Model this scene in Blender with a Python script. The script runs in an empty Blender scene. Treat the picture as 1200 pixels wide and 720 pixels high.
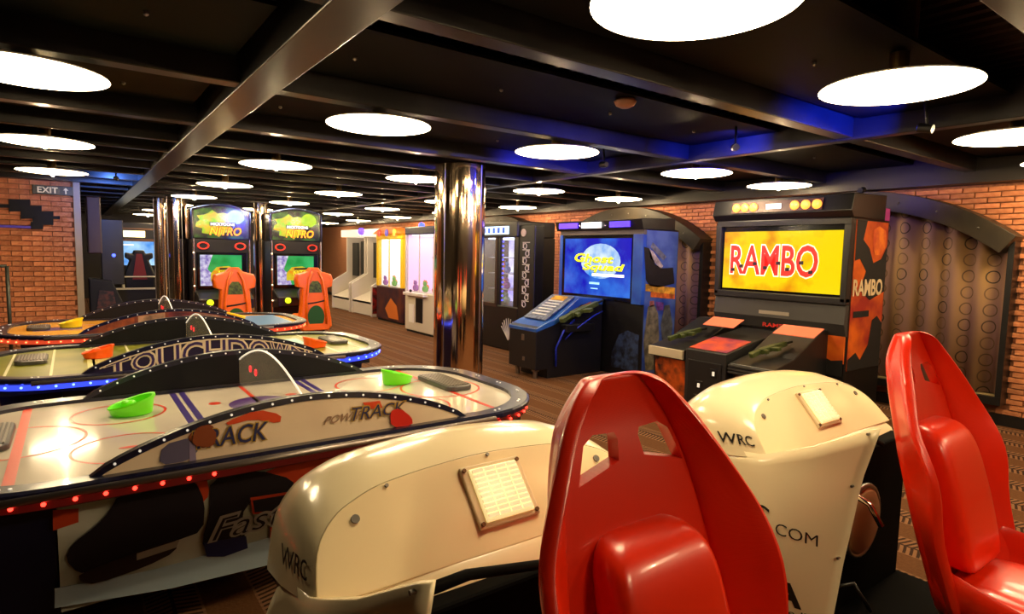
import bpy, bmesh, math, random
from mathutils import Vector, Matrix
random.seed(7)
PI = math.pi
scene = bpy.context.scene
C = scene.collection
# ------------------------------------------------------------------ camera
# room axes: X runs across towards the brick window wall, Y runs down the long arcade, Z up, metres
FPX = 705.6
YAW, PITCH, ROLL = (math.radians(a) for a in (36.17, 5.08, -1.208))
EYE = Vector((0, 0, 1.6))
_f = Vector((math.sin(YAW), math.cos(YAW), 0)); _r = Vector((math.cos(YAW), -math.sin(YAW), 0)); _d = Vector((0, 0, -1))
_f2 = _f*math.cos(PITCH) + _d*math.sin(PITCH); _d2 = _d*math.cos(PITCH) - _f*math.sin(PITCH)
_r3 = _r*math.cos(ROLL) + _d2*math.sin(ROLL); _d3 = _d2*math.cos(ROLL) - _r*math.sin(ROLL)
cam_data = bpy.data.cameras.new('camera'); cam = bpy.data.objects.new('camera', cam_data); C.objects.link(cam)
cam_data.sensor_fit = 'HORIZONTAL'; cam_data.sensor_width = 36; cam_data.lens = 36*FPX/1200
cam_data.clip_start = .02; cam_data.clip_end = 100
mw = Matrix.Identity(4)
for i in range(3):
    mw[i][0] = _r3[i]; mw[i][1] = -_d3[i]; mw[i][2] = -_f2[i]; mw[i][3] = EYE[i]
cam.matrix_world = mw
scene.camera = cam
# ------------------------------------------------------------------ world, exposure
world = bpy.data.worlds.new('World'); scene.world = world; world.use_nodes = True
world.node_tree.nodes['Background'].inputs[0].default_value = (.02, .016, .014, 1)
world.node_tree.nodes['Background'].inputs[1].default_value = .3
vs = scene.view_settings
vs.view_transform = 'Standard'; vs.look = 'None'; vs.gamma = 1; vs.use_curve_mapping = False
vs.exposure = 0.0
LAMP_STRENGTH = 17.0
BULB_STRENGTH = 2300.0
scene.cycles.max_bounces = 6; scene.cycles.transparent_max_bounces = 10
scene.cycles.sample_clamp_indirect = 6
# ------------------------------------------------------------------ measuring (photo pixel -> point on a known plane)
def _ray(x, y): return _r3*((x-600)/FPX) + _d3*((y-360)/FPX) + _f2
def pZ(x, y, z): d = _ray(x, y); return EYE + d*((z-EYE.z)/d.z)
def pX(x, y, X): d = _ray(x, y); return EYE + d*(X/d.x)
def pY(x, y, Y): d = _ray(x, y); return EYE + d*(Y/d.y)
# ------------------------------------------------------------------ materials
def lin(c): return c/12.92 if c <= .04045 else ((c+.055)/1.055)**2.4
def rgb(r, g, b): return (lin(r/255), lin(g/255), lin(b/255), 1)
_M = {}
def M(name, col=(128, 128, 128), rough=.5, metal=0., emit=0., ecol=None, coat=0., noise=None, bump=None, alpha=1., spec=None, vary=0., stretch=(1, 1, 1)):
    """noise=(scale, second colour, detail); bump=(scale, strength)"""
    if name in _M: return _M[name]
    m = bpy.data.materials.new(name); m.use_nodes = True; nt = m.node_tree; N = nt.nodes; L = nt.links
    b = N['Principled BSDF']
    b.inputs['Base Color'].default_value = rgb(*col); b.inputs['Roughness'].default_value = rough; b.inputs['Metallic'].default_value = metal
    if spec is not None: b.inputs['Specular IOR Level'].default_value = spec
    if coat: b.inputs['Coat Weight'].default_value = coat; b.inputs['Coat Roughness'].default_value = .06
    if alpha < 1: b.inputs['Alpha'].default_value = alpha
    ec = rgb(*(ecol or col))
    if emit:
        b.inputs['Emission Color'].default_value = ec; b.inputs['Emission Strength'].default_value = emit
    mp = None
    if noise or bump:
        tc = N.new('ShaderNodeTexCoord'); mp = N.new('ShaderNodeMapping'); L.new(tc.outputs['Object'], mp.inputs[0])
        mp.inputs['Scale'].default_value = stretch
    if noise:
        n = N.new('ShaderNodeTexNoise'); n.inputs['Scale'].default_value = noise[0]; n.inputs['Detail'].default_value = noise[2] if len(noise) > 2 else 3
        L.new(mp.outputs[0], n.inputs['Vector'])
        rmp = N.new('ShaderNodeValToRGB'); e = rmp.color_ramp.elements
        e[0].position = .36; e[0].color = rgb(*col); e[1].position = .64; e[1].color = rgb(*noise[1])
        L.new(n.outputs['Fac'], rmp.inputs[0]); src = rmp.outputs[0]
        L.new(src, b.inputs['Base Color'])
        if emit and not ecol: L.new(src, b.inputs['Emission Color'])
    if vary:
        oi = N.new('ShaderNodeObjectInfo'); hs = N.new('ShaderNodeHueSaturation')
        mr = N.new('ShaderNodeMapRange'); mr.inputs['To Min'].default_value = 1-vary; mr.inputs['To Max'].default_value = 1+vary
        L.new(oi.outputs['Random'], mr.inputs['Value']); L.new(mr.outputs[0], hs.inputs['Value'])
        if noise: L.new(src, hs.inputs['Color'])
        else: hs.inputs['Color'].default_value = rgb(*col)
        L.new(hs.outputs[0], b.inputs['Base Color'])
    if bump:
        n2 = N.new('ShaderNodeTexNoise'); n2.inputs['Scale'].default_value = bump[0]; L.new(mp.outputs[0], n2.inputs['Vector'])
        bp = N.new('ShaderNodeBump'); bp.inputs['Strength'].default_value = bump[1]; bp.inputs['Distance'].default_value = .01
        L.new(n2.outputs['Fac'], bp.inputs['Height']); L.new(bp.outputs[0], b.inputs['Normal'])
    _M[name] = m
    return m
class NT:
    """tiny helper for writing node maths"""
    def __init__(s, m): s.t = m.node_tree; s.N = s.t.nodes; s.L = s.t.links
    def _in(s, sock, v):
        if isinstance(v, (int, float)): sock.default_value = v
        else: s.L.new(v, sock)
    def m(s, op, a, b=0.0, c=0.0):
        n = s.N.new('ShaderNodeMath'); n.operation = op
        for i, v in enumerate((a, b, c)): s._in(n.inputs[i], v)
        return n.outputs[0]
    def mix(s, f, a, b):
        n = s.N.new('ShaderNodeMix'); n.data_type = 'RGBA'; s._in(n.inputs[0], f)
        for k, v in ((6, a), (7, b)):
            if isinstance(v, tuple): n.inputs[k].default_value = v
            else: s.L.new(v, n.inputs[k])
        return n.outputs[2]
    def noise(s, vec, scale, detail=3):
        n = s.N.new('ShaderNodeTexNoise'); n.inputs['Scale'].default_value = scale; n.inputs['Detail'].default_value = detail
        s.L.new(vec, n.inputs['Vector']); return n.outputs['Fac']
    def pos(s):
        t = s.N.new('ShaderNodeTexCoord'); sp = s.N.new('ShaderNodeSeparateXYZ'); s.L.new(t.outputs['Object'], sp.inputs[0]); return t.outputs['Object'], sp.outputs
# ------------------------------------------------------------------ mesh builder
class MB:
    def __init__(s): s.v = []; s.f = []
    def add(s, vs, fs):
        o = len(s.v); s.v += [tuple(p) for p in vs]; s.f += [tuple(i+o for i in f) for f in fs]; return s
    def box(s, x0, x1, y0, y1, z0, z1):
        return s.add([(x0,y0,z0),(x1,y0,z0),(x1,y1,z0),(x0,y1,z0),(x0,y0,z1),(x1,y0,z1),(x1,y1,z1),(x0,y1,z1)],
                     [(0,3,2,1),(4,5,6,7),(0,1,5,4),(1,2,6,5),(2,3,7,6),(3,0,4,7)])
    def prism(s, pts, e):
        e = Vector(e); p = [Vector(q) for q in pts]; n = len(p)
        nrm = Vector((0, 0, 0))
        for i in range(n): nrm += p[i].cross(p[(i+1) % n])
        if nrm.dot(e) < 0: p.reverse()
        return s.add(p+[q+e for q in p], [tuple(reversed(range(n))), tuple(range(n, 2*n))]+[(i, (i+1) % n, n+(i+1) % n, n+i) for i in range(n)])
    def loft(s, rings, cap0=True, cap1=True, closed=True):
        n = len(rings[0]); vs = [p for r in rings for p in r]; fs = []
        for k in range(len(rings)-1):
            for i in range(n if closed else n-1):
                j = (i+1) % n; fs.append((k*n+i, k*n+j, (k+1)*n+j, (k+1)*n+i))
        if cap0: fs.append(tuple(reversed(range(n))))
        if cap1: fs.append(tuple((len(rings)-1)*n+i for i in range(n)))
        return s.add(vs, fs)
    def cyl(s, p0, p1, r0, r1=None, n=16):
        p0 = Vector(p0); p1 = Vector(p1); r1 = r0 if r1 is None else r1; d = (p1-p0).normalized()
        a = d.orthogonal().normalized(); b = d.cross(a)
        R = lambda p, r: [p+(a*math.cos(2*PI*i/n)+b*math.sin(2*PI*i/n))*r for i in range(n)]
        return s.loft([R(p0, r0), R(p1, r1)])
    def lathe(s, prof, c, n=24, axis='z'):
        c = Vector(c); rings = []
        for r, h in prof:
            ring = []
            for i in range(n):
                a = 2*PI*i/n; u, w = r*math.cos(a), r*math.sin(a)
                ring.append(c+(Vector((u, w, h)) if axis == 'z' else Vector((h, u, w)) if axis == 'x' else Vector((w, h, u))))
            rings.append(ring)
        return s.loft(rings)
    def tube(s, path, r, n=8):
        path = [Vector(p) for p in path]; rings = []; a = None
        for i, p in enumerate(path):
            d = (path[min(i+1, len(path)-1)]-path[max(i-1, 0)]).normalized()
            a = d.orthogonal().normalized() if a is None else (a-d*a.dot(d)).normalized()
            b = d.cross(a); rr = r[i] if isinstance(r, (list, tuple)) else r
            rings.append([p+(a*math.cos(2*PI*k/n)+b*math.sin(2*PI*k/n))*rr for k in range(n)])
        return s.loft(rings)
    def torus(s, c, R, r, u=(1, 0, 0), w=(0, 0, 1), n=28, k=8):
        c = Vector(c); u = Vector(u).normalized(); w = Vector(w).normalized(); d = u.cross(w); rings = []
        for i in range(n+1):
            a = 2*PI*i/n; e = u*math.cos(a)+w*math.sin(a)
            rings.append([c+e*R+(e*math.cos(2*PI*j/k)+d*math.sin(2*PI*j/k))*r for j in range(k)])
        return s.loft(rings, False, False)
    def ball(s, c, r, n=10, k=6, sc=(1, 1, 1)):
        c = Vector(c); rings = []
        for j in range(k+1):
            t = PI*(j+.02)/(k+.04); rings.append([c+Vector((sc[0]*r*math.sin(t)*math.cos(2*PI*i/n), sc[1]*r*math.sin(t)*math.sin(2*PI*i/n), sc[2]*r*math.cos(t))) for i in range(n)])
        return s.loft(list(reversed(rings)))
    def mesh(s, name, mat, off=Vector((0, 0, 0)), smooth=False):
        me = bpy.data.meshes.new(name); me.from_pydata([tuple(Vector(p)-off) for p in s.v], [], s.f)
        bm = bmesh.new(); bm.from_mesh(me); bmesh.ops.remove_doubles(bm, verts=bm.verts, dist=1e-6); bmesh.ops.recalc_face_normals(bm, faces=bm.faces)
        bm.to_mesh(me); bm.free()
        if mat: me.materials.append(mat)
        if smooth:
            for p in me.polygons: p.use_smooth = True
        return me
    def build(s, name, mat, parent=None, loc=None, smooth=False, bevel=0., seg=2, sub=0, solid=0., angle=None):
        off = Vector(loc) if loc is not None else (wloc(parent) if parent else Vector((0, 0, 0)))
        me = s.mesh(name, mat, off, smooth)
        o = bpy.data.objects.new(name, me); C.objects.link(o)
        if parent: o.parent = parent
        elif loc is not None: o.location = loc
        if solid: md = o.modifiers.new('solid', 'SOLIDIFY'); md.thickness = solid; md.offset = 0
        if sub: md = o.modifiers.new('sub', 'SUBSURF'); md.levels = sub; md.render_levels = sub
        if bevel:
            md = o.modifiers.new('bevel', 'BEVEL'); md.width = bevel; md.segments = seg; md.limit_method = 'ANGLE'; md.angle_limit = math.radians(40)
            if smooth is False:
                for p in me.polygons: p.use_smooth = False
        if angle is not None: me.set_sharp_from_angle(angle=math.radians(angle))
        return o
def wloc(o):
    p = Vector((0, 0, 0))
    while o: p += o.location; o = o.parent
    return p
def tag(o, label=None, cat=None, group=None, kind=None):
    if label: o['label'] = label
    if cat: o['category'] = cat
    if group: o['group'] = group
    if kind: o['kind'] = kind
    return o
def thing(name, label, cat, loc, group=None):
    o = bpy.data.objects.new(name, None); C.objects.link(o); o.location = loc; o.empty_display_size = .1
    return tag(o, label, cat, group)
def struct(o): o['kind'] = 'structure'; return o
def copy_tree(o, parent=None):
    c = o.copy(); C.objects.link(c); c.parent = parent
    for ch in list(o.children): copy_tree(ch, c)
    return c
def bx(name, mat, parent, x0, x1, y0, y1, z0, z1, bevel=0., **k):
    return MB().box(x0, x1, y0, y1, z0, z1).build(name, mat, parent, bevel=bevel, **k)
def poly(name, mat, parent, pts, e, bevel=0., **k):
    return MB().prism(pts, e).build(name, mat, parent, bevel=bevel, **k)
_tx = {}
def text_mesh(s, shear=0., bold=0.):
    key = (s, shear, bold)
    if key not in _tx:
        cu = bpy.data.curves.new('t', 'FONT'); cu.body = s; cu.size = 1; cu.shear = shear; cu.offset = bold; cu.resolution_u = 3
        o = bpy.data.objects.new('t', cu); C.objects.link(o)
        bpy.context.view_layer.update()
        me = bpy.data.meshes.new_from_object(o.evaluated_get(bpy.context.evaluated_depsgraph_get()))
        vs = [(v.co.x, v.co.y) for v in me.vertices]; fs = [tuple(p.vertices) for p in me.polygons]
        bpy.data.objects.remove(o); bpy.data.curves.remove(cu); bpy.data.meshes.remove(me)
        _tx[key] = (vs, fs)
    return _tx[key]
def text(s, mat, parent, bl, br, tl, tr=None, out=(0, 0, 0), shear=0., bold=0., name='lettering', grow=0.):
    """lettering fitted between four corners in space (bl, br, tl, tr); out lifts it off its surface"""
    vs, fs = text_mesh(s, shear, bold)
    bl, br, tl = Vector(bl), Vector(br), Vector(tl); tr = Vector(tr) if tr is not None else br+tl-bl
    out = Vector(out)
    xs = [v[0] for v in text_mesh(s, shear, 0)[0]]; ys = [v[1] for v in text_mesh(s, shear, 0)[0]]
    x0, x1, y0, y1 = min(xs), max(xs), min(ys), max(ys); P = []
    for x, y in vs:
        a, b = (x-x0)/(x1-x0), (y-y0)/(y1-y0)
        P.append((bl*(1-a)+br*a)*(1-b)+(tl*(1-a)+tr*a)*b+out)
    return MB().add(P, fs).build(name, mat, parent)
def text_on(s, mat, parent, fn, shear=0., bold=0., name='lettering'):
    """lettering laid over a curved surface: fn(a, b) gives the point for 0..1 across and up"""
    vs, fs = text_mesh(s, shear, bold)
    xs = [v[0] for v in vs]; ys = [v[1] for v in vs]; x0, x1, y0, y1 = min(xs), max(xs), min(ys), max(ys)
    return MB().add([fn((x-x0)/(x1-x0), (y-y0)/(y1-y0)) for x, y in vs], fs).build(name, mat, parent)
def interp(tab, x):
    tab = sorted(tab)
    if x <= tab[0][0]: return tab[0][1]
    for (a, p), (b, q) in zip(tab, tab[1:]):
        if x <= b: return p+(q-p)*(x-a)/(b-a)
    return tab[-1][1]
# shared materials
BLACK = M('black satin', (14, 13, 14), .38)
BLACKM = M('black matt', (11, 10, 10), .7)
GLOSSB = M('black gloss', (10, 10, 12), .12)
DARKG = M('dark grey plastic', (44, 42, 42), .45)
CHROME = M('chrome', (225, 215, 200), .12, 1.)
STEEL = M('brushed steel', (150, 145, 138), .35, 1.)
WHITE = M('white plastic', (225, 220, 210), .4)
CREAM = M('cream lettering', (235, 215, 185), .5)
NAVY = M('navy laminate', (16, 17, 48), .3)
INK = M('black ink', (18, 15, 14), .5)
# ------------------------------------------------------------------ floor
def carpet():
    m = bpy.data.materials.new('tyre track carpet'); m.use_nodes = True; t = NT(m); b = t.N['Principled BSDF']
    vec, (x, y, z) = t.pos()
    ph = t.m('FRACT', t.m('DIVIDE', t.m('ADD', x, 10-.31), .43))
    band = t.m('LESS_THAN', ph, .52)
    sp = t.m('ABSOLUTE', t.m('SUBTRACT', t.m('DIVIDE', ph, .52), .5))          # 0 centre .. .5 edge
    groove = t.m('LESS_THAN', sp, .035)
    tread = t.m('GREATER_THAN', t.m('SINE', t.m('ADD', t.m('MULTIPLY', y, 2*PI/.034), t.m('MULTIPLY', t.m('POWER', sp, .8), 11.))), -.1)
    tread = t.m('MULTIPLY', tread, t.m('SUBTRACT', 1., groove))
    tread = t.m('MULTIPLY', tread, band)
    edge = t.m('MULTIPLY', t.m('GREATER_THAN', sp, .45), band)
    n = t.noise(vec, 3.); n2 = t.noise(vec, 60.)
    base = t.mix(n2, rgb(80, 50, 28), rgb(108, 70, 40))
    mid = t.mix(n, rgb(44, 27, 17), rgb(58, 36, 22))
    tan = t.mix(n2, rgb(136, 96, 66), rgb(158, 114, 80))
    col = t.mix(band, base, mid)
    col = t.mix(t.m('MULTIPLY', t.m('MAXIMUM', tread, t.m('MULTIPLY', edge, .7)), .72), col, tan)
    t.L.new(col, b.inputs['Base Color']); b.inputs['Roughness'].default_value = .95; b.inputs['Specular IOR Level'].default_value = .15
    bp = t.N.new('ShaderNodeBump'); bp.inputs['Strength'].default_value = .5; bp.inputs['Distance'].default_value = .006
    t.L.new(t.m('ADD', n2, tread), bp.inputs['Height']); t.L.new(bp.outputs[0], b.inputs['Normal'])
    return m
struct(MB().box(-4.5, 7.6, -3.6, 22.1, -.12, 0).build('floor', carpet()))
# ------------------------------------------------------------------ ceiling
DECK = M('corrugated deck', (48, 32, 26), .6, .1, noise=(4, (26, 18, 16)))
PANEL = M('black ceiling panel', (2, 2, 2), .6, spec=.12)
BEAM = M('painted steel beam', (50, 47, 48), .32, .35, noise=(2.5, (34, 32, 34)))
ceiling = struct(MB().box(-4.5, 7.6, -3.6, 22.1, 2.9, 3.0).build('ceiling', BLACKM))
mb = MB()
for k in range(92):                                    # corrugations run along the room
    x = -4.4+k*.13
    mb.prism([(x, -3.5, 2.9), (x+.025, -3.5, 2.85), (x+.075, -3.5, 2.85), (x+.10, -3.5, 2.9)], (0, 25.5, 0))
o = mb.build('corrugation', DECK, ceiling); o['kind'] = 'stuff'
BEAMS_Y = [-2.2, -.7, .75, 2.24, 3.7, 5.07, 6.02, 6.72, 7.5, 8.3, 9.1, 10.0, 10.9, 11.8, 12.8, 13.8, 14.9, 16.0, 17.2, 18.5, 19.8]
for i, y in enumerate(BEAMS_Y):
    w = .085 if y < 6 else .05
    o = MB().box(-4.5, 7.4, y-w*.7, y+w*.7, 2.5, 2.67).box(-4.5, 7.4, y-.012, y+.012, 2.67, 2.76).build('ceiling_beam', BEAM, ceiling, bevel=.006)
    # closed black panels fill part of the bay behind each beam
    y1 = BEAMS_Y[i+1] if i+1 < len(BEAMS_Y) else 22
    a = y+.5 if y1-y > 1.2 else y+.16
    for (x0, x1) in ((-4.4, .74), (1.0, 4.62), (4.78, 7.35)):
        bx('ceiling_panel', PANEL, ceiling, x0, x1, a, y1-.12, 2.62, 2.64)
for x0, x1 in ((.78, .985), (4.65, 4.75)):
    MB().box(x0, x1, -3.5, 22, 2.485, 2.74).build('ceiling_girder', BEAM, ceiling, bevel=.006)
stud = MB().lathe([(.012, 0), (.012, -.012), (.004, -.018)], (0, 0, 0), 8).mesh('stud', M('stud', (170, 165, 160), .3, .6))
for i, y in enumerate(BEAMS_Y[:9]):
    y1 = BEAMS_Y[i+1]; a = (y+.5 if y1-y > 1.2 else y+.16)
    for k in range(9):
        x = -1.6+k*.95
        if abs(x-.88) < .15 or abs(x-4.7) < .1: continue
        o = bpy.data.objects.new('ceiling_stud', stud); C.objects.link(o); o.parent = ceiling; o.location = (x, (a+y1-.1)/2, 2.62)
# ------------------------------------------------------------------ walls
MORTAR = M('mortar', (150, 98, 66), .9, noise=(30, (124, 78, 52)))
BRICK = M('orange brick', (214, 140, 92), .85, noise=(14, (188, 112, 70)), bump=(60, .5), vary=.22)
DARKWALL = M('dark brown wall', (34, 25, 20), .6, noise=(1.5, (22, 17, 15)))
wall_right = struct(MB().box(7.43, 7.6, -3.6, 22.1, 0, 2.9).build('wall_right', MORTAR))
wall_left = struct(MB().box(-4.5, .1, 11.03, 11.25, 0, 2.9).build('wall_left', MORTAR))
struct(MB().box(-4.5, 7.6, 22, 22.2, 0, 2.9).build('wall_back', DARKWALL))
struct(MB().box(-4.5, 7.6, -3.7, -3.5, 0, 2.9).build('wall_front', DARKWALL))
struct(MB().box(-4.6, -4.4, -3.6, 11.2, 0, 2.9).build('wall_side', DARKWALL))
struct(MB().box(-.35, -.2, 11.25, 22, 0, 2.9).build('wall_passage', DARKWALL))
struct(MB().box(7.2, 7.45, -3.5, 22, 2.39, 2.9).build('trim_1', M('dark fascia', (30, 24, 22), .5)))
struct(MB().box(7.385, 7.42, -3.5, 22, 0, .11).build('baseboard_right', BLACK))
BH, BL = .055, .215
ARCHES = (3.3, 6.8, 10.35)
AR = 2.46; ATOP = 2.37
def in_arch(y, z):
    for c in ARCHES:
        if abs(y-c) < 1.47 and z < ATOP-AR+math.sqrt(max(AR*AR-(y-c)**2, 0))-.12: return True
    return False
brick_x = MB().box(-.03, .0, -(BL-.012)/2, (BL-.012)/2, -(BH-.012)/2, (BH-.012)/2).mesh('brick', BRICK)      # for walls along Y
BH2, BL2 = .072, .235
brick_y = MB().box(-(BL2-.012)/2, (BL2-.012)/2, -.03, 0, -(BH2-.012)/2, (BH2-.012)/2).mesh('brick', BRICK)     # for walls along X
spots = []
for r in range(42):
    z = .11+BH*(r+.5)
    if z > 2.39: break
    for k in range(-4, 76):
        y = .3+BL*(k+(.5 if r % 2 else 0))
        if not in_arch(y, z): spots.append((y, z))
def hidden(y, z):  # behind the cabinets or outside the frame
    if y < 1.55: return 2
    if 2.9 < y < 4.7 and z < 2.2: return 1
    if 5.35 < y < 8.2 and z < 2.0: return 1
    return 0
spots.sort(key=lambda s: (hidden(*s), s[0]))
for y, z in spots[:300]:
    o = bpy.data.objects.new('brick', brick_x); C.objects.link(o); o.parent = wall_right; o.location = (7.43+random.uniform(-.003, .003), y, z)
mb = MB()
for y, z in spots[300:]: mb.box(7.4, 7.43, y-(BL-.012)/2, y+(BL-.012)/2, z-(BH-.012)/2, z+(BH-.012)/2)
o = mb.build('brickwork', BRICK, wall_right); o['kind'] = 'stuff'
n = 0; mb = MB()
for r in range(39):
    z = .05+BH2*(r+.5)
    for k in range(20):
        x = .02-BL2*(k+(.5 if r % 2 else 0)); x0 = x-(BL2-.012)/2; x1 = min(x+(BL2-.012)/2, .045)
        if x > -1.35 and n < 300 and z > .3 and x < -.1:
            o = bpy.data.objects.new('brick', brick_y); C.objects.link(o); o.parent = wall_left; o.location = (x, 11.03+random.uniform(-.003, .003), z); n += 1
        else: mb.box(x0, x1, 11.0, 11.03, z-(BH2-.012)/2, z+(BH2-.012)/2)
o = mb.build('brickwork', BRICK, wall_left); o['kind'] = 'stuff'
struct(MB().box(.045, .13, 10.96, 11.26, 0, 2.62).build('trim_2', M('pale grey post', (150, 138, 122), .5), bevel=.006))
# arched pelmets over the curtained bays
ARCHM = M('olive bronze pelmet', (56, 46, 30), .5, .2, noise=(3, (38, 32, 22)))
CURT = None
def curtain_mat():
    m = bpy.data.materials.new('ring print curtain'); m.use_nodes = True; t = NT(m); b = t.N['Principled BSDF']
    vec, (x, y, z) = t.pos()
    cw, ch = .20, .165
    u = t.m('DIVIDE', t.m('ADD', y, 10), cw); w = t.m('DIVIDE', t.m('ADD', z, 10), ch)
    fu = t.m('MULTIPLY', t.m('SUBTRACT', t.m('FRACT', u), .5), 1.22); fw = t.m('SUBTRACT', t.m('FRACT', w), .5)
    d = t.m('SQRT', t.m('ADD', t.m('POWER', t.m('MULTIPLY', fu, cw), 2), t.m('POWER', t.m('MULTIPLY', fw, ch), 2)))
    ring = t.m('LESS_THAN', t.m('ABSOLUTE', t.m('SUBTRACT', d, .058)), .006)
    cb = t.N.new('ShaderNodeCombineXYZ'); t.L.new(t.m('FLOOR', u), cb.inputs[0]); t.L.new(t.m('FLOOR', w), cb.inputs[1])
    wn = t.N.new('ShaderNodeTexWhiteNoise'); t.L.new(cb.outputs[0], wn.inputs['Vector'])
    col = t.N.new('ShaderNodeValToRGB'); e = col.color_ramp.elements; e[0].color = rgb(150, 114, 66); e[1].color = rgb(128, 96, 100); t.L.new(t.m('ADD', t.m('MULTIPLY', t.m('SINE', t.m('MULTIPLY', y, 31.4)), .3), t.noise(vec, 1.6)), col.inputs[0])
    dark = t.mix(t.m('POWER', wn.outputs['Value'], .6), rgb(12, 8, 7), rgb(108, 80, 56))
    c = t.mix(ring, col.outputs[0], dark)
    t.L.new(c, b.inputs['Base Color']); b.inputs['Roughness'].default_value = .8
    return m
CURT = curtain_mat()
names = ('ring printed brown curtain behind the first-person shooter cabinet nearest the right edge',
         'ring printed curtain behind the blue shooter cabinet', 'ring printed curtain beside the black prize cabinet')
for i, c in enumerate(ARCHES):
    pts_o, pts_i = [], []
    for k in range(25):
        y = c-1.5+3.0*k/24
        zo = ATOP-AR+math.sqrt(AR*AR-(y-c)**2); a = math.atan2(y-c, zo-(ATOP-AR))
        pts_o.append((7.12, y, zo)); pts_i.append((7.12, y-.2*math.sin(a), zo-.2*math.cos(a)))
    arch = struct(MB().prism(pts_o+pts_i[::-1], (.3, 0, 0)).build('trim_%d' % (3+i), ARCHM, bevel=.006))
    for k in range(2, 24, 3):
        yo, zo = pts_o[k][1], pts_o[k][2]; yi, zi = pts_i[k][1], pts_i[k][2]
        MB().ball((7.12, (yo+yi)/2, (zo+zi)/2), .012, 8, 4).build('rivet', STEEL, arch)
    mb = MB(); rows = []
    NY = 120
    for j in range(2):
        row = []
        for k in range(NY+1):
            y = c-1.40+2.80*k/NY
            zt = ATOP-AR+math.sqrt(AR*AR-(y-c)**2)-.14
            row.append((7.30+.035*math.sin(k*.62)+.012*math.sin(k*.23+1), y, .32 if j else zt))
        rows.append(row)
    mb.loft(rows, False, False, closed=False)
    cu = mb.build('curtain', CURT, None, (7.3, c, 0), smooth=True, solid=.006)
    tag(cu, names[i], 'curtain', 'ring printed curtains along the brick wall')
    fr = struct(MB().box(7.22, 7.43, c-1.47, c+1.47, .22, .30).box(7.22, 7.43, c-1.47, c-1.42, .3, 1.85).box(7.22, 7.43, c+1.42, c+1.47, .3, 1.85).build('window_%d' % (i+1), BLACK, bevel=.004))
    MB().box(7.27, 7.36, c-1.42, c+1.42, .30, .312).build('sill', M('pale sill', (150, 130, 90), .5), fr)
# ------------------------------------------------------------------ ceiling lamps
GLASS = M('lit lamp glass', (255, 232, 190), .5, emit=LAMP_STRENGTH, ecol=(255, 228, 180))
BULB = M('lit bulb', (255, 240, 215), .5, emit=BULB_STRENGTH, ecol=(255, 222, 168))
BRASS = M('brass stem', (120, 92, 50), .35, .8)
LR = .35
lamp0 = thing('ceiling_lamp', 'x', 'ceiling lamp', (1.73, 1.36, 2.45))
MB().lathe([(.0, -.018), (.12, -.017), (.25, -.012), (LR-.02, -.003), (LR, .002)], (1.73, 1.36, 2.45), 48).build('diffuser', GLASS, lamp0, smooth=True)
MB().lathe([(LR, .002), (LR-.004, .010), (LR-.03, .018), (.05, .03)], (1.73, 1.36, 2.45), 48).build('rim', WHITE, lamp0)
MB().lathe([(.045, .03), (.045, .2), (.07, .21), (.07, .45)], (1.73, 1.36, 2.45), 20).build('stem', BRASS, lamp0)
MB().ball((1.73, 1.36, 2.415), .016, 12, 8).build('bulb', BULB, lamp0, smooth=True)
XL = [6.72, 5.18, 3.32, 1.73, -.15]; YL = [-1.2, 1.36, 3.95, 6.52, 9.08, 11.65, 14.2, 16.8, 19.4]
cols = ['over the window wall', 'second from the window wall', 'level with the chrome pillar', 'over the hockey tables right half', 'leftmost']
rws = ['behind the viewer', 'in the nearest row', 'in the second row', 'in the third row', 'in the fourth row', 'in the fifth row', 'in the sixth row', 'in the seventh row', 'in the farthest row']
first = True
for i, x in enumerate(XL):
    for j, y in enumerate(YL):
        if x < .3 and (y > 10.5 or y < 2): continue
        if first: o = lamp0; first = False
        else: o = copy_tree(lamp0)
        o.location = (x, y, 2.45)
        tag(o, 'round ceiling lamp %s, %s' % (rws[j], cols[i]), 'ceiling lamp', 'round ceiling lamps')
o = MB().lathe([(.06, 0), (.075, -.015), (.06, -.04), (.03, -.055)], (0, 0, 0), 24).build('smoke_detector', M('detector', (190, 140, 120), .5), None, smooth=True)
o.location = pZ(733, 110, 2.655); o.location.z = 2.62
tag(o, 'small round pale smoke detector under the ceiling beside the front beam', 'smoke detector')
# ------------------------------------------------------------------ mirror pillars
MIRROR = M('rippled mirror steel', (244, 216, 184), .1, 1., bump=(1.1, 1.), stretch=(13, 13, .22))
def pillar(x, y, r, label):
    p = thing('mirror_pillar', label, 'pillar', (x, y, 0), 'mirror clad pillars')
    MB().lathe([(r, .1), (r, 2.5)], (x, y, 0), 48).build('shaft', MIRROR, p, smooth=True, angle=40)
    MB().lathe([(r+.03, 0), (r+.03, .09), (r, .1)], (x, y, 0), 48).build('base', BLACK, p)
    for k in range(4):
        a = .4+k*PI/2
        MB().box(x+r*math.cos(a)-.004, x+r*math.cos(a)+.004, y+r*math.sin(a)-.004, y+r*math.sin(a)+.004, .1, 2.5).build('seam', STEEL, p)
    return p
pillar(3.33, 5.52, .265, 'mirror clad round pillar behind the nearest hockey table')
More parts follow.
